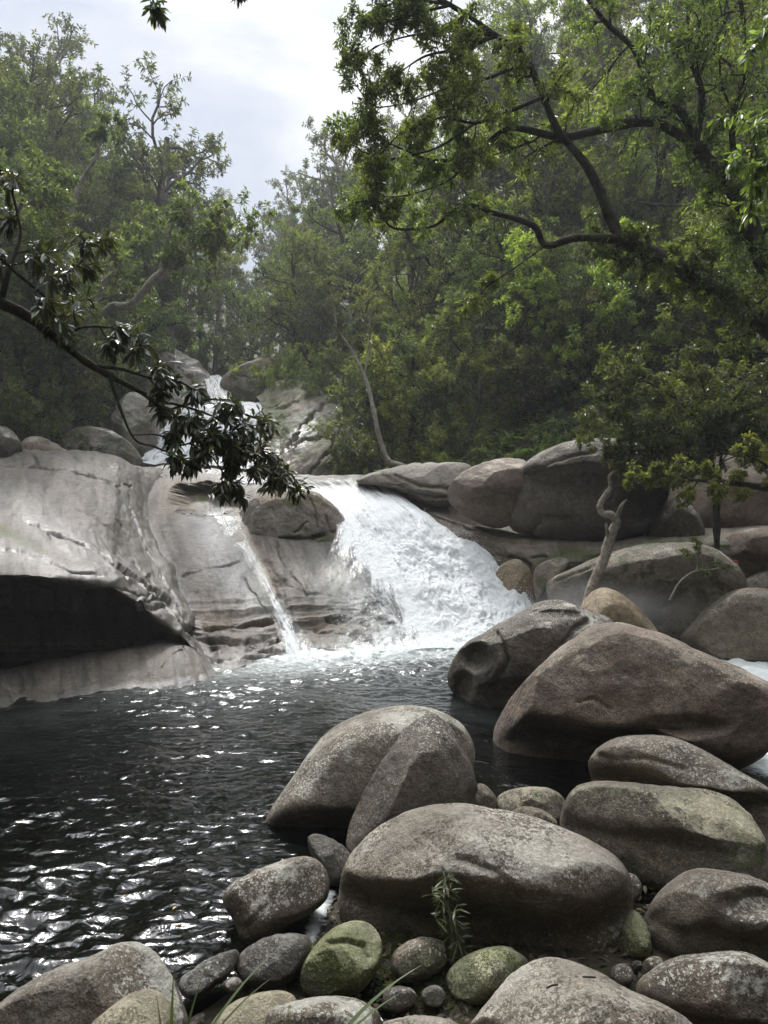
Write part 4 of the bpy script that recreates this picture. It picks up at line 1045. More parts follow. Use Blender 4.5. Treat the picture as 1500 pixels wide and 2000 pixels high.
bs.inputs['Base Color'].default_value = (0.8, 0.83, 0.84, 1)
tl = N(t, 'ShaderNodeBsdfTranslucent')
tl.inputs[0].default_value = (0.8, 0.83, 0.84, 1)
mxs = N(t, 'ShaderNodeMixShader'); mxs.inputs[0].default_value = 0.4
L(t, bs.outputs[0], mxs.inputs[1]); L(t, tl.outputs[0], mxs.inputs[2])
o = N(t, 'ShaderNodeOutputMaterial'); L(t, mxs.outputs[0], o.inputs[0])
M['drop'] = m
wgt = np.clip(ff - 0.1, 0, 1) * sstep(0.25, 0.45, fu) * (0.25 + 1.4 * np.exp(-((fv - 0.02) / 0.25) ** 2) + 1.5 * np.exp(-((fv - 1) / 0.12) ** 2) + 0.8 * sstep(0.8, 1, fu))
droplets('fall_spray', FV, FN, wgt, 7000, 0.003, 0.010, 0.09, 5)

# ------------------------------------------------------------------ trees
def nrm3(a):
    l = math.sqrt(a[0] * a[0] + a[1] * a[1] + a[2] * a[2]) or 1.0
    return (a[0] / l, a[1] / l, a[2] / l)
def perp_dir(d, ang, az):
    ax = (0, 0, 1) if abs(d[2]) < 0.9 else (1, 0, 0)
    u = nrm3((d[1] * ax[2] - d[2] * ax[1], d[2] * ax[0] - d[0] * ax[2], d[0] * ax[1] - d[1] * ax[0]))
    w = (d[1] * u[2] - d[2] * u[1], d[2] * u[0] - d[0] * u[2], d[0] * u[1] - d[1] * u[0])
    c, s = math.cos(ang), math.sin(ang)
    ca, sa = math.cos(az), math.sin(az)
    return tuple(d[i] * c + s * (u[i] * ca + w[i] * sa) for i in range(3))
class Skel:
    def __init__(self): self.br, self.tip = [], []
def grow(sk, p, d, Lg, r, lvl, maxl, R, P):
    n = P['seg'][lvl]
    pts, rad = [p], [r]
    st = Lg / n
    for i in range(n):
        wv, up = P['wander'][lvl], P['up'][lvl]
        d = nrm3((d[0] + R.gauss(0, wv), d[1] + R.gauss(0, wv), d[2] + R.gauss(0, wv) + up))
        p = (p[0] + d[0] * st, p[1] + d[1] * st, p[2] + d[2] * st)
        pts.append(p)
        rad.append(r * (1 - (1 - P['taper']) * (i + 1) / n))
    if lvl < maxl or P.get('twigs', True):
        sk.br.append((pts, rad, lvl))
    if lvl >= maxl:
        for i in range(max(1, n // 2), n + 1):
            a, b = pts[i - 1], pts[i]
            sk.tip.append((b, nrm3((b[0] - a[0], b[1] - a[1], b[2] - a[2]))))
        return
    nc = P['nc'][lvl]
    az = R.uniform(0, 6.28)
    for k in range(nc):
        t = P['t0'][lvl] + (1 - P['t0'][lvl]) * (k + R.random()) / nc
        f = t * n
        i = min(n - 1, int(f))
        q = tuple(pts[i][j] + (pts[i + 1][j] - pts[i][j]) * (f - i) for j in range(3))
        dd = nrm3(tuple(pts[i + 1][j] - pts[i][j] for j in range(3)))
        az += 2.4 + R.uniform(-.5, .5)
        ang = math.radians(R.uniform(*P['ang'][lvl]))
        grow(sk, q, perp_dir(dd, ang, az), Lg * P['ratio'][lvl] * (1 - P['fall'][lvl] * t) * R.uniform(.75, 1.2), max(rad[i] * 0.6, 0.004), lvl + 1, maxl, R, P)
def tubes(br, sides=(9, 7, 5, 4, 3), rmin=0.004, sub=1):
    VV, FF, n0 = [], [], 0
    for pts, rad, lvl in br:
        A = np.array(pts); r = np.maximum(np.array(rad), rmin)
        if sub > 1:
            A = catmull(A, (len(A) - 1) * sub + 1)
            r = np.interp(np.linspace(0, 1, len(A)), np.linspace(0, 1, len(r)), r)
        k = sides[min(lvl, len(sides) - 1)]
        T = np.gradient(A, axis=0); T /= np.linalg.norm(T, axis=1, keepdims=True) + 1e-9
        ref = np.array([0.31, 0.17, 0.93]) if abs(T[0] @ np.array([0.31, 0.17, 0.93])) < 0.9 else np.array([1.0, 0.1, 0])
        u = np.cross(T, ref); u /= np.linalg.norm(u, axis=1, keepdims=True) + 1e-9
        w = np.cross(T, u)
        a = np.linspace(0, 2 * np.pi, k, endpoint=False)
        ring = A[:, None] + r[:, None, None] * (np.cos(a)[None, :, None] * u[:, None] + np.sin(a)[None, :, None] * w[:, None])
        if sub > 1:
            q = ring.reshape(-1, 3)
            bump = (fbm(q * 3.0, 3, 77) * 0.35 + ridged(q * np.array([7, 7, 2.5]), 2, 78) * .08) * np.repeat(r, k)
            ring = ring + (ring - A[:, None]) / r[:, None, None] * bump.reshape(len(A), k)[:, :, None]
        m = len(A)
        VV.append(ring.reshape(-1, 3))
        g = np.arange(m * k).reshape(m, k) + n0
        g2 = np.roll(g, -1, 1)
        FF.append(np.stack([g[:-1], g2[:-1], g2[1:], g[1:]], -1).reshape(-1, 4))
        n0 += m * k
    return np.concatenate(VV), np.concatenate(FF)
def leaves(tips, per, ln, wd, rs, droop=0.25, fwd=0.5, spread=1.0, fine=False, back=0.12, up=0.0):
    c = np.array([t[0] for t in tips]); td = np.array([t[1] for t in tips])
    n = len(c) * per
    c = np.repeat(c, per, 0); td = np.repeat(td, per, 0)
    rv = rs.normal(size=(n, 3)); rv -= (rv * td).sum(1, keepdims=True) * td
    rv /= np.linalg.norm(rv, axis=1, keepdims=True) + 1e-9
    d = td * (fwd * rs.uniform(0.2, 1.4, (n, 1))) + rv * spread
    d[:, 2] += up - droop * rs.uniform(0.2, 1.6, n)
    d /= np.linalg.norm(d, axis=1, keepdims=True)
    l = ln * rs.uniform(0.6, 1.2, (n, 1)); w = wd * rs.uniform(0.75, 1.2, (n, 1)) * 0.5
    b = c - td * (back * rs.rand(n, 1))
    nn = np.array([0, 0, 1.0]) + rs.normal(0, 0.45, (n, 3))
    s = np.cross(d, nn); s /= np.linalg.norm(s, axis=1, keepdims=True) + 1e-9
    nn = np.cross(s, d)
    if not fine:
        V = np.stack([b, b + d * l * 0.5 + s * w + nn * w * .35, b + d * l - nn * l * .08, b + d * l * 0.5 - s * w + nn * w * .35], 1)
        k = 4
        T = np.array([[0, 1, 2], [0, 2, 3]])
    else:
        bend = lambda t: b + d * l * t - np.array([0, 0, 1.0]) * (l * 0.22 * t * t)
        fo = nn * w * .3
        V = np.stack([bend(0), bend(.35) + s * w * .75 + fo, bend(.35), bend(.35) - s * w * .75 + fo,
                      bend(.7) + s * w + fo, bend(.7), bend(.7) - s * w + fo, bend(1.0)], 1)
        k = 8
        T = np.array([[0, 1, 2], [0, 2, 3], [1, 4, 5], [1, 5, 2], [2, 5, 6], [2, 6, 3], [4, 7, 5], [5, 7, 6]])
    F_ = (T[None] + (np.arange(n) * k)[:, None, None]).reshape(-1, 3)
    return V.reshape(-1, 3), F_
BASE = dict(taper=0.5, seg=[7, 5, 4, 3], wander=[.07, .16, .22, .25], up=[.03, .10, .06, .02], ratio=[.5, .55, .5], fall=[.3, .25, .2],
            ang=[(40, 75), (30, 65), (30, 70)], nc=[9, 6, 6], t0=[.35, .25, .25])
def make_tree(name, seed, height, r, bark, leaf, per, ln, wd, forks=1, lean=0.0, droop=0.25, spread=1.0, fwd=0.5, **kw):
    """one tree: an empty at its foot, a trunk mesh with its limbs and a crown mesh of leaves"""
    P = dict(BASE); P.update(kw)
    R = random.Random(seed); rs = np.random.RandomState(seed)
    sk = Skel()
    for k in range(forks):
        a = R.uniform(0, 6.28)
        f = 0.0 if forks == 1 else R.uniform(.15, .4)
        grow(sk, (0.12 * k * math.cos(a), 0.12 * k * math.sin(a), -0.5), nrm3((f * math.cos(a) + lean, f * math.sin(a), 1)), height * (1 if k == 0 else R.uniform(.7, .95)), r * (1 if forks == 1 else .75), 0, 3, R, P)
    root = empty(name)
    tv, tf = tubes(sk.br)
    link('trunk', mesh_np('trunk', tv, tf, bark), root)
    lv, lf = leaves(sk.tip, per, ln, wd, rs, droop, fwd, spread)
    link('crown', mesh_np('crown', lv, lf, leaf, False), root)
    return root
protos = {}
B, Lf = M['bark'], M['leaf_mid']
for i in range(3):
    protos['broad%d' % i] = make_tree('rainforest_tree', 11 + i, 8.2, .2, [M['bark_mid'], M['bark'], M['bark_mid']][i], [M['leaf_dark'], M['leaf_mid'], M['leaf_dark']][i], 9, .24, .075, nc=[13, 7, 6], t0=[.22, .2, .2], ratio=[.55, .5, .45])
protos['broad3'] = make_tree('rainforest_tree', 17, 7.6, .18, M['bark_mid'], M['leaf_light'], 9, .22, .07, nc=[12, 7, 6], t0=[.2, .2, .2], ratio=[.55, .5, .45])
for i in range(3):
    protos['tall%d' % i] = make_tree('tall_tree', 31 + i, 13.0, .24, M['bark_pale'] if i != 1 else M['bark_mid'], [M['leaf_mid'], M['leaf_dark'], M['leaf_olive']][i], 8, .26, .075, nc=[12, 6, 5], t0=[.42, .3, .3], ratio=[.30, .55, .5], up=[.03, .16, .1, .03], wander=[.06, .2, .25, .25])
for i in range(3):
    protos['small%d' % i] = make_tree('understory_tree', 51 + i, 4.4, .08, M['bark_mid'], [M['leaf_light'], M['leaf_mid'], M['leaf_olive']][i], 8, .17, .055, forks=2, nc=[9, 6, 5], t0=[.15, .2, .2], ratio=[.55, .5, .5])
for i in range(2):
    protos['bush%d' % i] = make_tree('bush', 71 + i, 1.5, .035, M['bark_mid'], [M['leaf_mid'], M['leaf_light']][i], 9, .13, .045, forks=4, nc=[6, 5, 4], t0=[.05, .1, .2], ratio=[.7, .55, .5], taper=.4)
def make_fern(name, seed, trunk_h, nf, fl):
    R = random.Random(seed); rs = np.random.RandomState(seed)
    root = empty(name)
    tv, tf = tubes([([(0, 0, -.3), (0.03, 0, trunk_h * .5), (0, .04, trunk_h)], [.09, .08, .07], 0)], sub=2)
    link('trunk', mesh_np('trunk', tv, tf, M['bark']), root)
    VV, FF, n0 = [], [], 0
    for k in range(nf):
        az = k * 2.4 + R.uniform(-.2, .2); el = R.uniform(.25, 1.15); ll = fl * R.uniform(.75, 1.1)
        t = np.linspace(0, 1, 22)
        hr = ll * (t * math.cos(el) + .22 * t * t); zz = trunk_h + ll * (t * math.sin(el) - .62 * t * t)
        A = np.stack([hr * math.cos(az), hr * math.sin(az), zz], 1)
        T = np.gradient(A, axis=0); T /= np.linalg.norm(T, axis=1, keepdims=True)
        s = np.cross(T, [0, 0, 1.0]); s /= np.linalg.norm(s, axis=1, keepdims=True) + 1e-9
        for sd_ in (-1, 1):
            ln_ = (0.20 * ll * np.sin(np.pi * np.clip(t * .9 + .1, 0, 1)) ** .7)[:, None]
            tipp = A + s * sd_ * ln_ + T * ln_ * .45 - np.array([0, 0, .35]) * ln_
            w = T * 0.024 * ll
            quad = np.stack([A - w * .6, (A + tipp) / 2 - w, tipp, (A + tipp) / 2 + w], 1)
            VV.append(quad.reshape(-1, 3))
            FF.append((np.array([[0, 1, 2], [0, 2, 3]])[None] + (np.arange(len(A)) * 4)[:, None, None] + n0).reshape(-1, 3))
            n0 += len(A) * 4
    link('fronds', mesh_np('fronds', np.concatenate(VV), np.concatenate(FF), M['leaf_fern'], False), root)
    return root
protos['fern0'] = make_fern('tree_fern', 91, 1.6, 16, 2.0)
protos['fern1'] = make_fern('fern', 92, .15, 14, 1.1)
used = set()
def plant(kind, px, D, scale, rz, label, group=None, cat='tree', dz=0.0, tilt=(0, 0), sz=1.0):
    x = (px - 750) / F * D
    o = protos[kind]
    if kind in used:
        o = copy_tree(o)
    used.add(kind)
    o.location = (x, D, float(hz(np.array([x]), np.array([D]))[0]) + dz)
    o.scale = (scale, scale, scale * sz)
    o.rotation_euler = (math.radians(tilt[0]), math.radians(tilt[1]), rz)
    for k in ('label', 'category', 'group'):
        if k in o: del o[k]
    return tag(o, label, cat, group)
LT, RT, VT = 'trees on the left slope', 'trees on the right slope', 'trees at the head of the valley'
row = 0
def rows(kinds, items, label, group, cat='tree'):
    for j, it in enumerate(items):
        px, D, s = it[:3]
        plant(kinds[j % len(kinds)], px, D, s, (px * 0.37 + D * 1.3) % 6.28, label, group, cat, dz=it[3] if len(it) > 3 else 0, tilt=((px * 13 + D * 7) % 9 - 4, (px * 7 + D * 3) % 9 - 4))
# left bank
rows(['broad0', 'broad2', 'broad1'], [(-60, 24, 1.0), (40, 25.5, .95), (105, 27.5, .85)], 'dense dark tree in the front row of the left bank, crown low over the slab', LT)
rows(['small1', 'bush0', 'small2', 'bush1'], [(20, 23.5, .8), (110, 24.5, 1.0), (165, 26, .75), (188, 29, .9)], 'low dark shrub at the foot of the left bank just above the slab', 'shrubs at the foot of the left bank', 'shrub')
rows(['broad2', 'broad1', 'broad0'], [(-40, 31, 1.2), (85, 32, 1.15), (130, 34, 1.05), (165, 38, .95)], 'broad dark crowned tree in the middle of the left slope', LT)
rows(['broad1', 'tall1', 'broad0', 'broad2', 'broad1'], [(-60, 40, 1.3), (40, 41, 1.1), (130, 42, 1.2), (215, 43, 1.1), (280, 45, 1.0)], 'dense tree high on the left slope, its crown merging with its neighbours', LT)
rows(['tall0', 'tall2', 'tall1', 'tall0'], [(-30, 52, 1.2), (60, 54, 1.25), (150, 55, 1.1), (235, 56, 1.0)], 'tree along the top of the left slope with its thin crown against the sky', LT)
plant('tall1', 325, 43, 1.38, 1.0, 'tall open crowned tree standing out against the white sky above the valley notch', None, 'tree', tilt=(0, 7))
plant('tall0', 400, 52, .95, 2.2, 'slender tree below the tall open crowned one, at the edge of the sky', None, 'tree')
rows(['broad1', 'broad2'], [(20, 37, 1.2), (150, 38, 1.15), (235, 40, 1.0), (-80, 36, 1.3), (90, 47, 1.35), (-20, 46, 1.4), (190, 49, 1.3), (270, 50, 1.1), (40, 50, 1.6), (130, 53, 1.5), (-40, 43, 1.5), (215, 56, 1.35)], 'full crowned tree packed into the upper left slope', LT)
rows(['broad0', 'tall2', 'broad2', 'tall0'], [(520, 72, 1.25), (580, 74, 1.1), (640, 76, 1.25), (460, 78, 1.2), (610, 66, 1.05), (550, 66, 1.0)], 'far hazy tree closing the bottom of the sky gap', VT)
# head of the valley
rows(['broad0', 'tall2', 'broad1', 'broad2', 'tall1'], [(330, 52, .9), (430, 56, .85), (500, 54, .8), (470, 68, .9), (560, 62, .95)], 'hazy tree at the head of the valley above the upper fall', VT)
rows(['broad1', 'small1', 'broad2'], [(415, 49, .5), (465, 50, .55), (355, 50, .55)], 'small dark tree just above the notch of the upper fall', VT)
plant('tall2', 690, 56, 1.15, .4, 'tall pale thin crowned tree alone against the sky right of the valley gap')
plant('tall2', 630, 60, .95, 3.4, 'lower thin crowned tree in the valley gap left of the tall pale one')
# right bank
rows(['broad0', 'broad1', 'broad2'], [(560, 46, .75), (610, 43, .8), (660, 40, .8), (585, 52, .9), (700, 47, .95)], 'hazy mid green tree on the slope right of the valley falls', RT)
rows(['small0', 'small1', 'small2', 'small0'], [(600, 38, .9, .5), (650, 35.5, .8, .5), (700, 34, .9), (560, 40, .9, .5)], 'small tree on top of the slanted rock face with the orange streak', RT)
rows(['small1', 'broad1', 'small0', 'broad0', 'small2', 'broad1', 'small1'], [(745, 29, 1.15), (800, 28.5, .62), (870, 26.5, 1.05), (930, 28, .7), (1000, 26, 1.1), (1070, 27.5, .7), (1140, 25.5, 1.1)], 'leafy young tree in the front row of the right bank behind the outcrop', RT)
rows(['broad3', 'broad1', 'tall1', 'broad3', 'broad0'], [(770, 37, .95), (850, 35, .95), (935, 34, .8), (1010, 34, 1.0), (1090, 33, .95), (1175, 31, .95), (1260, 30, .9), (1350, 29, .95), (1440, 28, .95), (1540, 28, 1.0)], 'bright green tree in the middle of the right slope', RT)
rows(['broad1', 'broad3', 'tall2', 'broad2'], [(760, 52, 1.15), (830, 48, 1.1), (920, 46, 1.1), (1010, 45, 1.2), (1100, 43, 1.2), (1200, 42, 1.2), (1310, 40, 1.2), (1430, 39, 1.2)], 'tree high on the right slope behind the overhanging limbs', RT)
rows(['tall1', 'broad1', 'tall0'], [(800, 66, 1.2), (900, 62, 1.2), (1010, 60, 1.3), (1130, 58, 1.3), (1260, 54, 1.3), (1400, 52, 1.3)], 'tree on the ridge of the right hill, mostly hidden by nearer crowns', RT)
rows(['small0', 'small2', 'small1'], [(1200, 25, 1.0), (1270, 24, .9), (1330, 23.5, 1.0), (1410, 23, 1.0), (1490, 22, 1.0), (1570, 22, 1.1)], 'light green understory tree on the right bank above the pinkish boulder', RT)
rows(['bush1', 'bush0'], [(700, 28, 1.0), (740, 26, .9), (790, 25, 1.0), (840, 24.5, .9), (890, 24, .9), (950, 23.5, .9), (1010, 23, .8), (1090, 23, .9), (1160, 22.5, .8), (660, 31, 1.3), (690, 30, 1.3)], 'low leafy bush along the top edge of the right bank rocks', 'bushes along the right bank', 'bush')
rows(['bush0', 'bush1'], [(1440, 17.5, .55), (1490, 17.3, .6), (1540, 17, .7)], 'small bush on the right shore behind the mossy boulder', 'bushes on the right shore', 'bush')
for px, D, s, dz, lab in [(935, 40, 1.0, 1.5, 'pale feathery tree fern on the right slope, near the middle of the hillside'), (800, 42, 1.1, 2.5, 'pale tree fern in the haze left of the hillside trees'), (640, 36, .8, 0.3, 'tree fern on top of the slanted rock face'),
                          (1400, 24, .9, .6, 'bright tree fern above the pinkish boulder on the right bank')]:
    plant('fern0', px, D, s, px, lab, None, 'tree fern', dz=dz)
rows(['bush0', 'bush1'], [(205, 25.5, .5, .9), (150, 25.8, .6, .6), (100, 24.6, .7), (240, 33.5, .7, 1.6)], 'dark shrub clinging to the rock apron left of the valley falls', 'shrubs at the foot of the left bank', 'shrub')
for px, D, s, lab in [(45, 23.2, 1.0, 'drooping fern above the low brown rock at the left'), (120, 24.2, 1.1, 'hanging fern clump at the foot of the left bank right of the brown rock'), (260, 31, 1.2, 'fern on the wet apron left of the lower valley fall'),
                      (1040, 23.5, 1.0, 'bright fern among the bushes above the huge dark boulder'), (905, 23.4, .7, 'bright tuft of fern between the outcrop and the reddish boulder')]:
    plant('fern1', px, D, s, px, lab, None, 'fern')
# trees behind the viewer that shade the near bank
for j, (x, y, s_) in enumerate([(-7, -3, 1.15), (-2.5, -5.5, 1.3), (3, -4.5, 1.25), (8, -3.5, 1.2), (-11, -8, 1.4), (-5, -11, 1.4), (1, -11, 1.4), (7, -10, 1.4), (13, -8, 1.4), (-13, 1, 1.2), (12, 2, 1.2), (-9, -17, 1.5), (2, -18, 1.5), (11, -17, 1.5)]):
    plant(['broad0', 'broad1', 'broad2'][j % 3], 750 + x / y * F, y, s_, j * 1.1, 'dense tree standing on the bank behind the viewer', 'trees behind the viewer')

# ground cover that nobody could count
rs = np.random.RandomState(4)
n = 34000
gy = rs.uniform(19.5, 75, n); gx = (rs.uniform(-150, 1650, n) - 750) / F * gy
dl = xc(gy) - wl(gy) - gx; dr = gx - xc(gy) - wr(gy)
k = (dl > .2) | (dr > .2)
gx, gy = gx[k], gy[k]
gz = hz(gx, gy)
tips = [((a, b, c + .1 + .5 * rs.rand()), nrm3((rs.normal(0, .4), rs.normal(0, .4) - .3, 1))) for a, b, c in zip(gx, gy, gz)]
v, f = leaves(tips, 8, .34, .10, rs, droop=.3, spread=1.0, fwd=.8)
tag(link('undergrowth', mesh_np('undergrowth', v, f, M['leaf_mid'], False)), kind='stuff')

# ------------------------------------------------------------------ single trees with limbs of their own
def limb_tree(name, label, cat, limbs, bark, leaf, seed, per, ln, wd, P, fine=True, droop=.35, fwd=.5, spread=1.0, crown='crown', base=None, extra=(), back=.1):
    """limbs: (points (px,py,D,radius), first t that bears branches, branches per metre, branch length, maxlevel)"""
    R = random.Random(seed); rs = np.random.RandomState(seed)
    sk = Skel()
    PP = dict(BASE); PP.update(P)
    main = []
    for pts, t0, dens, bl, ml in limbs:
        A = np.array([list(U(*p[:3])) + [p[3]] for p in pts])
        A = catmull(A, (len(A) - 1) * 5 + 1)
        A[:, 3] = np.maximum(A[:, 3], .006)
        Lg = np.linalg.norm(np.diff(A[:, :3], axis=0), axis=1).sum()
        main.append((A[:, :3], A[:, 3], 0))
        if dens <= 0:
            continue
        n = max(1, int(dens * Lg * (1 - t0)))
        az = R.uniform(0, 6.28)
        for k in range(n):
            t = t0 + (1 - t0) * (k + R.random()) / n
            i = min(len(A) - 2, int(t * (len(A) - 1)))
            q = A[i, :3]; dd = A[i + 1, :3] - q
            az += 2.4 + R.uniform(-.6, .6)
            grow(sk, tuple(q), perp_dir(nrm3(tuple(dd)), math.radians(R.uniform(35, 80)), az), bl * R.uniform(.5, 1.25) * (1 - .3 * t), max(.008, min(A[i, 3] * .5, .03)), 3 - ml, 3, R, PP)
        e = A[-1, :3] - A[-2, :3]
        grow(sk, tuple(A[-1, :3]), nrm3(tuple(e)), bl * .8, .012, 3 - ml, 3, R, PP)
    for p, d_, l_, ml in extra:
        grow(sk, tuple(U(*p)), nrm3(d_), l_, .02, 3 - ml, 3, R, PP)
    c0 = main[0][0][0] if base is None else np.array(base)
    root = empty(name, tuple(c0))
    tv, tf = tubes(main, sides=(12,), sub=2)
    bv, bf = tubes(sk.br, sides=(6, 6, 5, 4, 3), rmin=.003) if sk.br else (np.zeros((0, 3)), np.zeros((0, 4), int))
    link('trunk', mesh_np('trunk', np.concatenate([tv, bv]) - c0, np.concatenate([tf, bf + len(tv)]), bark), root)
    if sk.tip and per:
        lv, lf = leaves(sk.tip, per, ln, wd, rs, droop, fwd, spread, fine, back)
        link(crown, mesh_np(crown, lv - c0, lf, leaf, False), root)
    return tag(root, label, cat)
HG = dict(ang=[(40, 80), (35, 75), (30, 75), (30, 70)], nc=[6, 5, 5], seg=[6, 5, 4, 4], wander=[.15, .22, .25, .3], up=[.04, .02, -.03, -.06], ratio=[.65, .6, .6], t0=[.15, .15, .2])
# big tree reaching in from the right
d0 = 12.0
limb_tree('overhanging_tree', 'great dark tree leaning in from the right edge, forked low with long bare crooked limbs', 'tree', [
  ([(1900,1080,13,0.1920),(1700,830,12.7,0.1840),(1500,640,12.4,0.1600),(1440,580,12.3,0.1680),(1380,548,12.2,0.1440),(1290,505,12,0.1280),(1212,468,12,0.1120)], .3, 5, .75, 2),
  ([(1212,468,12,0.0880),(1190,420,12,0.0800),(1150,330,11.9,0.0680),(1095,262,11.8,0.0640),(1060,190,11.7,0.0560),(1030,120,11.6,0.0520),(970,70,11.4,0.0440),(880,10,11.2,0.0360),(800,-30,11,0.0240)], .35, 2.6, 1.0, 2),
  ([(1212,468,12,0.0680),(1130,464,11.9,0.0640),(1066,479,11.8,0.0560),(1040,440,11.7,0.0480),(960,415,11.6,0.0400),(900,400,11.5,0.0360),(850,440,11.4,0.0240),(790,448,11.3,0.0200),(760,440,11.3,0.0160),(742,408,11.2,0.0112)], .45, 1.8, .6, 2),
  ([(1060,190,11.7,0.0400),(1000,215,11.5,0.0320),(930,240,11.3,0.0240),(860,230,11.2,0.0160),(780,260,11,0.0120)], .2, 3.0, .75, 2),
  ([(970,70,11.4,0.0320),(900,95,11.3,0.0240),(830,110,11.1,0.0160),(770,150,11,0.0096)], .15, 3.2, .75, 2),
  ([(880,10,11.2,0.0240),(820,25,11,0.0160),(770,40,10.9,0.0080)], .1, 3, .6, 2),
  ([(1030,120,11.6,.03),(960,150,11.5,.022),(880,170,11.4,.016),(800,200,11.3,.012),(740,210,11.2,.008)], .1, 3.4, .75, 2),
  ([(970,70,11.4,.03),(890,60,11.3,.022),(800,70,11.2,.014),(735,90,11.1,.008)], .15, 3.4, .7, 2),
  ([(930,240,11.3,.02),(850,290,11.2,.014),(760,310,11.1,.01),(720,300,11.1,.006)], .1, 3.4, .65, 2),
  ([(880,10,11.2,.025),(800,0,11.1,.018),(730,20,11.0,.008)], .1, 3.4, .65, 2),
  ([(1066,479,11.8,0.0160),(1010,520,11.5,0.0120),(950,560,11.4,0.0080)], .3, 1.5, .6, 2)],
  M['bark'], M['leaf_mid'], 301, 5, .108, .032, HG, droop=.3, back=.2, fwd=.8, fine=False)
limb_tree('overhanging_tree', 'second dark tree at the right edge whose level mossy limb crosses the forked one', 'tree', [
  ([(1900,1000,14,0.1920),(1640,720,13.4,0.1760),(1500,530,13,0.1520),(1450,400,12.8,0.1280),(1358,285,12.6,0.1120)], .3, 4, .9, 2),
  ([(1358,285,12.6,0.0800),(1280,240,12.5,0.0760),(1200,246,12.3,0.0720),(1100,268,12.1,0.0600),(1000,250,11.9,0.0440),(930,292,11.7,0.0320),(880,312,11.6,0.0280),(830,310,11.5,0.0200),(760,280,11.4,0.0120),(725,270,11.3,0.0080)], .2, 2.6, .75, 2),
  ([(1358,285,12.6,0.0640),(1330,220,12.5,0.0600),(1270,185,12.4,0.0480),(1240,100,12.3,0.0400),(1180,40,12.2,0.0360),(1120,-40,12,0.0240)], .2, 3.2, 1.3, 2),
  ([(1358,285,12.6,0.0640),(1370,180,12.5,0.0560),(1340,80,12.4,0.0400),(1360,-40,12.3,0.0320)], .1, 3.2, 1.5, 2),
  ([(1450,400,12.8,0.0560),(1430,250,12.2,0.0480),(1460,120,12,0.0400),(1440,-30,11.8,0.0240)], .1, 3.6, 1.6, 2),
  ([(930,292,11.7,0.0200),(880,350,11.5,0.0144),(800,380,11.3,0.0096),(740,385,11.2,0.0064)], .1, 2.6, .8, 2)],
  M['bark'], M['leaf_mid'], 302, 5, .108, .032, HG, droop=.3, back=.2, fwd=.8, fine=False)
limb_tree('pale_trunk_tree', 'tall straight tree with a pale mottled trunk cut by the top edge', 'tree', [
  ([(1290,760,36,.40),(1240,500,35,.38),(1205,250,34,.36),(1182,95,33,.34),(1180,-60,33,.32)], .6, 1.2, 1.8, 2),
  ([(1186,60,33,.19),(1160,0,32.6,.15),(1120,-60,32.3,.12)], .2, 1.5, 1.4, 2),
  ([(1190,130,33.2,.17),(1130,162,32.6,.15),(1085,190,32.2,.12),(1040,185,32,.07)], .3, 1.8, 1.2, 2)],
  M['bark_mid'], M['leaf_mid'], 303, 8, .24, .07, HG, fine=False)
# near branch at the left
NB = dict(ang=[(35, 70), (30, 65), (25, 60), (25, 60)], nc=[5, 5, 4], seg=[5, 4, 3, 2], wander=[.12, .18, .22, .22], up=[-.02, -.05, -.08, -.08], ratio=[.7, .7, .6], t0=[.2, .2, .3])
nbt = limb_tree('overhanging_branch_tree', 'dark glossy whorled branch sweeping in from the left edge in front of the valley falls', 'tree', [
  ([(-500,420,4.6,0.0750),(-200,510,5.0,0.0562),(0,592,5.4,0.0413),(60,622,5.5,0.0375),(115,666,5.6,0.0338),(180,714,5.7,0.0300),(230,742,5.75,0.0225),(290,775,5.8,0.0188),(345,830,5.85,0.0150),(410,868,5.9,0.0105),(470,880,5.95,0.0060)], .72, 9, .26, 1),
  ([(180,714,5.7,0.0150),(240,722,5.75,0.0120),(300,740,5.8,0.0090),(350,745,5.85,0.0060)], .35, 7, .22, 1),
  ([(215,735,5.7,0.0150),(232,790,5.7,0.0120),(262,856,5.7,0.0097),(300,872,5.7,0.0075),(345,890,5.7,0.0053)], .75, 5, .16, 1),
  ([(255,850,5.7,0.0060),(310,850,5.7,0.0060),(345,870,5.75,0.0045),(380,862,5.75,0.0037)], .5, 6, .16, 1),
  ([(300,780,5.8,0.0105),(380,800,5.9,0.0090),(450,830,6.0,0.0075),(510,880,6.05,0.0060),(550,915,6.1,0.0037)], .15, 10, .28, 1),
  ([(330,800,5.9,0.0090),(420,780,6.0,0.0075),(480,810,6.1,0.0060)], .3, 9, .25, 1),
  ([(380,850,5.9,0.0075),(420,900,5.85,0.0060),(440,930,5.85,0.0045)], .15, 8, .22, 1),
  ([(450,830,6.0,0.0075),(470,880,5.9,0.0060),(510,910,5.9,0.0045)], .15, 8, .26, 1),
  ([(60,622,5.5,0.0225),(100,560,5.6,0.0150),(150,520,5.7,0.0090),(170,490,5.8,0.0075)], .25, 6, .3, 1),
  ([(0,592,5.4,0.0225),(20,520,5.4,0.0150),(40,460,5.5,0.0112),(30,400,5.5,0.0075)], .2, 5.5, .32, 1),
  ([(115,666,5.6,0.0150),(160,640,5.7,0.0105),(215,640,5.8,0.0075),(240,650,5.8,0.0060)], .25, 10, .28, 1),
  ([(-100,550,5.2,0.0225),(-20,500,5.2,0.0150),(40,540,5.3,0.0105),(100,590,5.4,0.0075)], .2, 5, .3, 1)],
  M['bark'], M['leaf_near'], 304, 7, .112, .034, NB, droop=.6, fwd=.7, back=.05)
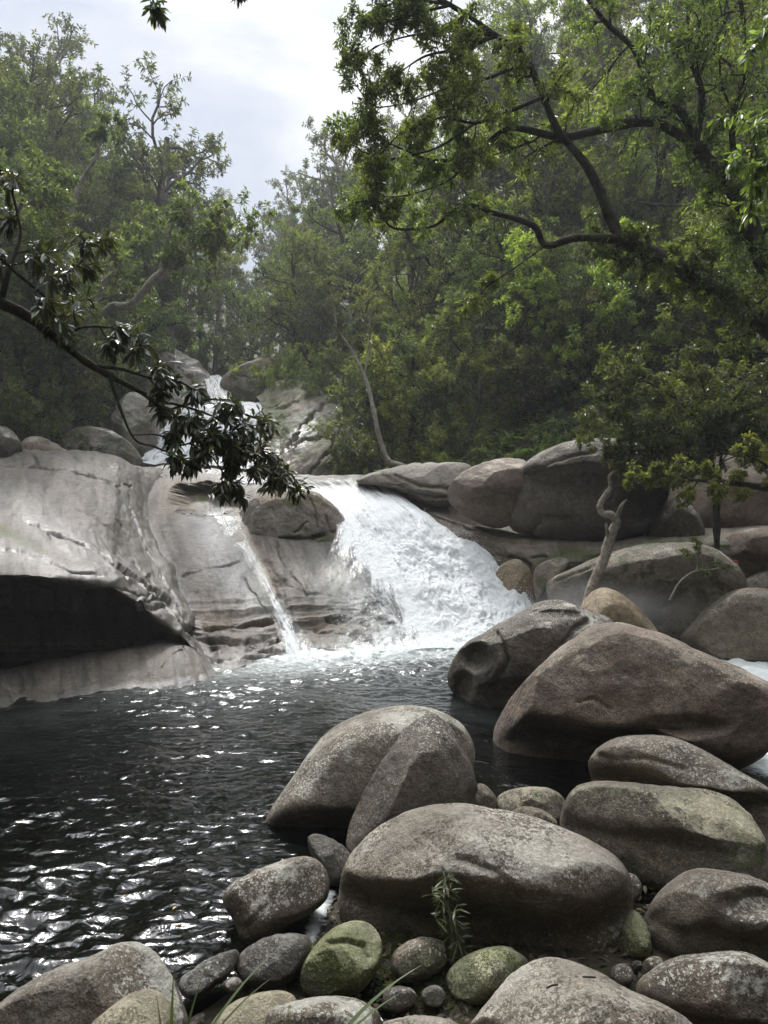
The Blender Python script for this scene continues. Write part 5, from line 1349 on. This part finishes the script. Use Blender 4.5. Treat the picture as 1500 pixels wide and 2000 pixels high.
# the pale crooked leaning tree on the left slope
SG = dict(HG); SG.update(nc=[6, 5, 4], up=[.08, .06, .03, .02])
limb_tree('leaning_tree', 'leaning tree on the left slope with one long pale limb rising to the right', 'tree', [
  ([(150,700,27,.18),(208,608,26.5,.16),(256,594,26,.15),(296,550,25.6,.13),(328,524,25.3,.12),(368,486,25,.1),(400,462,24.8,.085),(440,440,24.5,.06)], .5, 3, 1.6, 2),
  ([(316,530,25.4,.08),(320,498,25.4,.075),(328,465,25.3,.06),(340,420,25.2,.04)], .5, 3, 1.3, 2),
  ([(170,620,27,.10),(192,580,27,.09),(204,550,26.8,.08),(224,530,26.7,.07),(240,500,26.6,.05)], .55, 3, 1.2, 2),
  ([(140,420,28,.08),(155,360,27.8,.08),(185,310,27.6,.06),(200,270,27.5,.04)], .7, 3, 1.2, 2)],
  M['bark_pale'], M['leaf_mid'], 305, 8, .2, .06, SG, fine=False)
limb_tree('slender_tree', 'slender white barked tree curving up from the outcrop at the crest of the fall', 'tree', [
  ([(800,914,24.2,.09),(775,906,24.2,.085),(758,898,24.2,.08),(743,860,24.1,.075),(732,813,24,.07),(722,767,24,.065),(711,733,24,.06),(700,708,24,.05),(686,682,24,.04),(660,640,24,.03),(650,580,24,.02)], .75, 2.5, .9, 2),
  ([(711,733,24,.04),(718,700,24,.035),(722,660,24,.03),(722,600,24,.02)], .6, 2.5, .8, 2)],
  M['bark_pale'], M['leaf_olive'], 306, 6, .14, .045, SG, fine=False)
limb_tree('twin_stem_tree', 'thin dark twin stemmed tree among the young trees of the right bank', 'tree', [
  ([(1140,905,25.5,.09),(1130,780,25,.08),(1090,690,24.6,.07),(950,640,24.4,.02),(945,560,24,.02)][:3] + [(1050,600,24.5,.05),(1035,520,24.4,.03)], .3, 3, 1.5, 2),
  ([(1140,905,25.5,.07),(1160,760,25,.06),(1200,690,24.6,.05),(1215,600,24.5,.03)], .3, 3, 1.4, 2)],
  M['bark'], M['leaf_light'], 307, 8, .16, .05, SG, fine=False)
# small tree on the right shore
limb_tree('small_riverside_tree', 'small spreading tree on the right shore, thin twin stems and a wide flat crown', 'tree', [
  ([(1400,1075,16.4,.07),(1396,990,16.3,.06),(1390,900,16.2,.05),(1385,820,16,.035),(1370,740,15.9,.02)], .5, 6, 1.1, 2),
  ([(1402,1075,16.4,.05),(1405,960,16.3,.04),(1412,870,16.2,.03),(1450,780,16,.02)], .5, 6, 1.2, 2),
  ([(1390,890,16.2,.03),(1330,850,15.9,.025),(1260,840,15.6,.02),(1190,830,15.4,.012)], .1, 7, .95, 2),
  ([(1388,850,16.2,.03),(1320,780,15.8,.022),(1240,740,15.6,.015),(1180,770,15.5,.01)], .2, 6.5, .9, 2),
  ([(1400,930,16.3,.025),(1330,900,15.7,.02),(1260,880,15.3,.015),(1210,890,15.2,.01)], .2, 7, .6, 2),
  ([(1405,870,16.2,.03),(1470,830,15.9,.02),(1540,850,15.7,.015)], .1, 6, 1.0, 2),
  ([(1412,820,16,.03),(1460,750,15.8,.02),(1530,740,15.7,.015)], .1, 6, 1.0, 2)],
  M['bark'], M['leaf_dark'], 308, 5, .14, .042, dict(HG, nc=[5, 4, 4], up=[.02, 0, -.02, -.02]), fine=False)
limb_tree('mossy_limb_tree', 'tree at the right edge with one long low mossy limb crossing the pinkish boulder', 'tree', [
  ([(1760,1020,15,.14),(1600,960,14.6,.085),(1500,953,14.4,.07),(1450,946,14.3,.06),(1400,940,14.2,.045),(1340,936,14.1,.03),(1270,925,14,.015)], .5, 3.5, .55, 2),
  ([(1600,960,14.6,.05),(1540,930,14.3,.03),(1480,900,14.1,.02)], .2, 4, .6, 2)],
  M['bark'], M['leaf_light'], 309, 7, .11, .034, HG, fine=False)
limb_tree('bare_shrub', 'spindly pale stemmed shrub leaning out over the long mossy boulder', 'shrub', [
  ([(1308,1172,14.9,.02),(1325,1140,14.9,.018),(1345,1122,14.9,.016),(1362,1115,14.9,.014),(1390,1112,14.9,.01),(1412,1108,14.9,.006)], .6, 8, .25, 1),
  ([(1360,1116,14.9,.012),(1362,1090,14.9,.01),(1350,1078,14.9,.006)], .4, 10, .25, 1),
  ([(1362,1090,14.9,.01),(1368,1070,14.9,.006),(1362,1060,14.9,.004)], .3, 10, .22, 1)],
  M['bark_pale'], M['leaf_mid'], 310, 5, .07, .025, HG, fine=False)
# light leaved boughs near the viewer
NL = dict(NB, up=[-.05, -.1, -.1, -.1])
limb_tree('broad_leaved_bough_tree', 'light green broad leaved bough hanging in at the right edge, nearest the viewer', 'tree', [
  ([(1900,120,6.2,.05),(1650,180,6.2,.03),(1530,220,6.2,.02),(1480,260,6.2,.012),(1465,310,6.2,.006)], .6, 10, .3, 1),
  ([(1650,180,6.2,.02),(1540,310,6.2,.014),(1480,370,6.2,.008)], .5, 9, .28, 1),
  ([(1650,120,6.2,.02),(1560,60,6.2,.014),(1490,70,6.2,.008)], .5, 9, .28, 1)],
  M['bark_mid'], M['leaf_mid'], 311, 5, .11, .032, NL, droop=.7)
limb_tree('hanging_twig_tree', 'few dark hanging leaves at the top edge left of centre', 'tree', [
  ([(220,-260,5,.02),(262,-90,5,.012),(290,-25,5,.006),(300,5,5,.003)], .86, 9, .12, 1)], M['bark'], M['leaf_near'], 312, 5, .085, .022, NL, droop=.5)
limb_tree('hanging_twig_tree', 'single leaf tip poking in at the top edge near the middle', 'tree', [
  ([(470,-200,5,.01),(468,-60,5,.006),(466,-16,5,.003)], .97, 3, .05, 1)], M['bark'], M['leaf_near'], 313, 4, .07, .02, NL, droop=.8)

# ------------------------------------------------------------------ dead snag, marker post, small plants
def tube_thing(name, label, cat, parts, mat):
    A0 = U(*parts[0][1][0][:3])
    root = empty(name, tuple(A0))
    for pn, pts in parts:
        A = np.array([list(U(*p[:3])) + [p[3]] for p in pts])
        A = catmull(A, (len(A) - 1) * 8 + 1)
        v, f = tubes([(A[:, :3], np.maximum(A[:, 3], .004), 0)], sides=(14,), sub=2)
        # round the open end
        tip = v[-14:].mean(0)
        n = len(v)
        v = np.concatenate([v, [tip + (A[-1, :3] - A[-2, :3]) * .3]])
        cap = np.array([[n - 14 + i, n - 14 + (i + 1) % 14, n] for i in range(14)])
        link(pn, mesh_np(pn, v - A0, [f, cap], mat), root)
    return tag(root, label, cat)
tube_thing('dead_snag', 'bare weathered dead trunk, crooked and forked, standing before the huge dark boulder', 'dead tree', [
  ('trunk', [(1148,1185,15,0.106),(1156,1148,15,0.106),(1168,1117,15,0.102),(1180,1090,15,0.099),(1189,1058,15,0.099),(1197,1034,15,0.102),(1204,1018,15,0.084),(1192,1006,15,0.074),(1177,1003,15,0.060),(1171,986,15,0.056),(1183,968,15,0.060),(1192,950,15,0.049),(1190,932,15,0.042),(1198,922,15,0.028),(1208,917,15,0.014)]),
  ('branch', [(1200,1014,15,0.063),(1206,1005,14.95,0.042),(1213,990,14.9,0.035),(1218,982,14.9,0.028),(1224,976,14.9,0.018)]),
  ('stub', [(1188,1048,14.97,0.049),(1185,1032,14.9,0.039),(1184,1022,14.88,0.025)])], M['snag'])
def solid(name, c, rough=.6, parent=None):
    m, t = new_mat(name)
    bs = N(t, 'ShaderNodeBsdfPrincipled', i_Roughness=rough)
    tc = N(t, 'ShaderNodeTexCoord'); nn = N(t, 'ShaderNodeTexNoise', i_Scale=30.0, i_Detail=5.0)
    L(t, tc.outputs['Object'], nn.inputs['Vector'])
    L(t, mixc(t, nn.outputs[0], tuple(x * .7 for x in c), c), bs.inputs['Base Color'])
    o = N(t, 'ShaderNodeOutputMaterial'); L(t, bs.outputs[0], o.inputs[0])
    return m
def box_me(name, sx, sy, sz, mat, bev=.006):
    b = bmesh.new(); bmesh.ops.create_cube(b, size=1)
    for v in b.verts: v.co = (v.co.x * sx, v.co.y * sy, v.co.z * sz + sz / 2)
    bmesh.ops.bevel(b, geom=b.edges[:], offset=bev, segments=2, affect='EDGES')
    me = bpy.data.meshes.new(name); b.to_mesh(me); b.free(); me.materials.append(mat)
    return me
p0 = U(1437, 1119, 16.2)
mk = tag(empty('marker_post', tuple(p0)), 'short white marker post with a red top on the shadowed right shore', 'marker post')
link('post', box_me('post', .085, .06, .22, solid('white_paint', (.55, .53, .5))), mk)
link('cap', box_me('cap', .09, .065, .06, solid('red_paint', (.35, .08, .06))), mk, (0, 0, .2215))
link('dark_mark', box_me('dark_mark', .04, .004, .06, solid('dark_paint', (.05, .05, .05)), .001), mk, (0, -.0335, .07))

def blades(name, label, cat, base, specs, mat, seed):
    """arching strap leaves: each (azimuth deg, length, lean deg, width)"""
    rs = np.random.RandomState(seed)
    root = empty(name, tuple(base))
    for az, ln, lean, w in specs:
        t = np.linspace(0, 1, 14)
        le = math.radians(lean) * (0.35 + 0.95 * t)
        dx = np.cumsum(np.sin(le)) / 14 * ln; dz = np.cumsum(np.cos(le)) / 14 * ln
        a = math.radians(az)
        A = np.stack([dx * math.cos(a), dx * math.sin(a), dz], 1)
        s = np.array([-math.sin(a), math.cos(a), 0.0]) * math.cos(.6) + np.array([0, 0, 1]) * .0
        ww = w * np.minimum(1, (1.02 - t) * 2.2) * np.minimum(1, .5 + t * 3)
        fold = np.array([0, 0, 1.0])
        V = np.stack([A - s * ww[:, None] + fold * ww[:, None] * .4, A, A + s * ww[:, None] + fold * ww[:, None] * .4], 1).reshape(-1, 3)
        link('blade', mesh_np('blade', V, grid_faces(14, 3), mat), root)
    return tag(root, label, cat)
gb = lambda px, D: np.array([(px - 750) / F * D, D, float(hz(np.array([(px - 750) / F * D]), np.array([D]))[0])])
blades('grass_tuft', 'long green grass blades rising at the bottom edge left of centre', 'grass', gb(330, 2.55), [(75, .55, 4, .011), (180, .4, 18, .009), (20, .62, 48, .010), (10, .55, 60, .009), (60, .5, 25, .009), (120, .42, 35, .008), (0, .5, 30, .008), (40, .7, 55, .009)], M['blade'], 1)
blades('grass_tuft', 'pale green grass blades slanting up to the right at the bottom edge near the middle', 'grass', gb(560, 2.4), [(15, .62, 52, .012), (22, .72, 56, .013), (10, .55, 60, .009), (60, .36, 12, .009), (150, .42, 40, .009), (95, .4, 20, .008), (5, .5, 66, .01)], M['blade'], 2)
def leafy_plant():
    pts = [(905,1855,4.62), (885,1800,4.55), (868,1750,4.58), (872,1705,4.62)]
    A = catmull(np.array([U(*p) for p in pts]), 40)
    root = empty('leafy_plant', tuple(A[0]))
    v, f = tubes([(A, np.full(40, .006), 0)], sides=(6,))
    link('stem', mesh_np('stem', v - A[0], f, M['bark_mid']), root)
    rs = np.random.RandomState(3)
    tips = [(tuple(A[i] + rs.normal(0, .012, 3)), nrm3((rs.normal(0, .3), rs.normal(-.3, .3), .7))) for i in list(range(2, 40, 3)) for _ in range(2)]
    tips += [(tuple(U(px, py, 4.5)), (0, 0, 1.0)) for px, py in [(845, 1745), (890, 1770), (895, 1830), (850, 1790), (880, 1735)]]
    lv, lf = leaves(tips, 5, .11, .014, rs, droop=.5, fwd=.5, spread=1.0, fine=True, back=.02)
    link('leaf_whorls', mesh_np('leaf_whorls', lv - A[0], lf, M['leaf_dark'], False), root)
    return tag(root, 'small strap leaved plant growing against the dark base of the big front boulder', 'plant')
leafy_plant()
# twigs on the nearest boulder, dead leaves on the bank and on the pool
for pts, lab in [([(1067,1930,3.2,.003),(1078,1925,3.2,.003),(1090,1923,3.2,.0025)], 'short bent twig lying on the nearest boulder, the left one of two'), ([(1138,1908,3.27,.003),(1150,1908,3.27,.003),(1163,1909,3.28,.002)], 'short straight twig lying on the nearest boulder, the right one of two')]:
    tube_thing('twig', lab, 'twig', [('stem', pts)], M['bark'])
rs = np.random.RandomState(21)
peb = []
for i in range(5):
    v, f = ICO[4]
    q = v * np.array([1, rs.uniform(.7, .95), rs.uniform(.5, .75)])
    q = q * (1 + fbm(v * 1.3 + i * 9, 3, i)[:, None] * .3)
    peb.append(mesh_np('pebble', q, f, [M['grey'], M['wetdark'], M['brown'], M['fleck'], M['dark']][i]))
for i in range(70):
    x, y = rs.uniform(-1.1, 2.4), rs.uniform(3.95, 6.6)
    z = float(hz(np.array([x]), np.array([y]))[0])
    if z < -.12: continue
    o = link('pebble', peb[i % 5], loc=(x, y, z + .005))
    r_ = rs.uniform(.018, .06)
    o.scale = (r_, r_, r_); o.rotation_euler = (0, 0, rs.uniform(0, 6))
    tag(o, 'small worn pebble lying in the leaf litter between the bank boulders', 'pebble', 'pebbles on the bank')
mx_, my_ = rs.normal(0.28, .22, 2600), rs.normal(4.75, .28, 2600)
mz_ = hz(mx_, my_)
k = mz_ > -.03
v, f = leaves([((a, b, c + .006), nrm3((rs.normal(0, .5), rs.normal(0, .5), 1))) for a, b, c in zip(mx_[k], my_[k], mz_[k])], 6, .022, .008, rs, droop=0, spread=.8, fwd=1, back=0)
tag(link('moss_cover', mesh_np('moss_cover', v, f, M['leaf_fern'], False)), kind='stuff')
M['litter'] = leaf_mat('dead_leaf', (.035, .022, .014), (.085, .055, .035), (.17, .115, .07), trans=.1, yellow=(.3, .22, .06), rough=.6)
rs = np.random.RandomState(12)
n = 2200
lx = rs.uniform(-.8, 2.4, n); ly = rs.uniform(3.9, 6.6, n)
lz = hz(lx, ly)
k = lz > -.02
tips = [((a, b, c + .012), nrm3((rs.normal(), rs.normal(), .08))) for a, b, c in zip(lx[k], ly[k], lz[k])]
v, f = leaves(tips, 1, .075, .03, rs, droop=0, spread=.3, fwd=1, fine=True, back=0)
tag(link('leaf_litter', mesh_np('leaf_litter', v, f, M['litter'], False)), kind='stuff')
M['yleaf'] = leaf_mat('fallen_yellow_leaf', (.22, .17, .05), (.32, .25, .08), (.4, .33, .12), trans=.1, rough=.5)
for i, (px, py, lab) in enumerate([(303, 1842, 'yellowish fallen leaf floating on the dark pool above the bottom left boulder'), (337, 1788, 'curled pale fallen leaf floating left of the loaf shaped rock'), (357, 1823, 'small ochre fallen leaf floating nearest the low wet rock'), (250, 1757, 'tiny yellow fallen leaf drifting alone on the dark pool')]):
    x, y = gpt(px, py)
    v, f = leaves([((0, 0, 0), (math.cos(i * 1.3), math.sin(i * 1.3), 0))], 1, .085, .032, np.random.RandomState(i), droop=0, spread=.1, fwd=2, fine=True, back=0)
    o = link('fallen_leaf', mesh_np('fallen_leaf', v, f, M['yleaf'], False), loc=(x, y, .045))
    tag(o, lab, 'leaf')

# ------------------------------------------------------------------ the damp air of the valley
m, t = new_mat('damp_air')
pv = N(t, 'ShaderNodeVolumePrincipled')
pv.inputs['Color'].default_value = (0.93, 0.96, 1.0, 1)
pv.inputs['Density'].default_value = 0.0010
pv.inputs['Anisotropy'].default_value = 0.2
o = N(t, 'ShaderNodeOutputMaterial'); L(t, pv.outputs[0], o.inputs['Volume'])
b = bmesh.new(); bmesh.ops.create_cube(b, size=1)
for v in b.verts: v.co = (v.co.x * 264, v.co.y * 274 + 85, v.co.z * 110 + 51)
me = bpy.data.meshes.new('haze'); b.to_mesh(me); b.free(); me.materials.append(m)
tag(link('haze', me), kind='stuff')

# drifting spray at the foot of the fall
m, t = new_mat('drifting_spray')
tc = N(t, 'ShaderNodeTexCoord')
ln = N(t, 'ShaderNodeVectorMath', operation='LENGTH'); L(t, tc.outputs['Object'], ln.inputs[0])
nn = N(t, 'ShaderNodeTexNoise', i_Scale=1.6, i_Detail=4.0); L(t, tc.outputs['Object'], nn.inputs['Vector'])
fall_ = ramp(t, ln.outputs['Value'], [(0.1, 1.0), (0.95, 0.0)], 'EASE')
den = math_n(t, 'MULTIPLY', fall_, math_n(t, 'MULTIPLY', ramp(t, nn.outputs[0], [(0.35, 0.1), (0.7, 1.0)]), 0.75))
pv = N(t, 'ShaderNodeVolumePrincipled'); pv.inputs['Color'].default_value = (0.95, 0.97, 1, 1)
L(t, den, pv.inputs['Density'])
o = N(t, 'ShaderNodeOutputMaterial'); L(t, pv.outputs[0], o.inputs['Volume'])
v, f = ICO[4]
o = link('mist', mesh_np('mist', v, f, m), loc=tuple(U(1190, 1195, 15.6)))
o.scale = (2.6, 1.3, 1.0)
tag(o, kind='stuff')
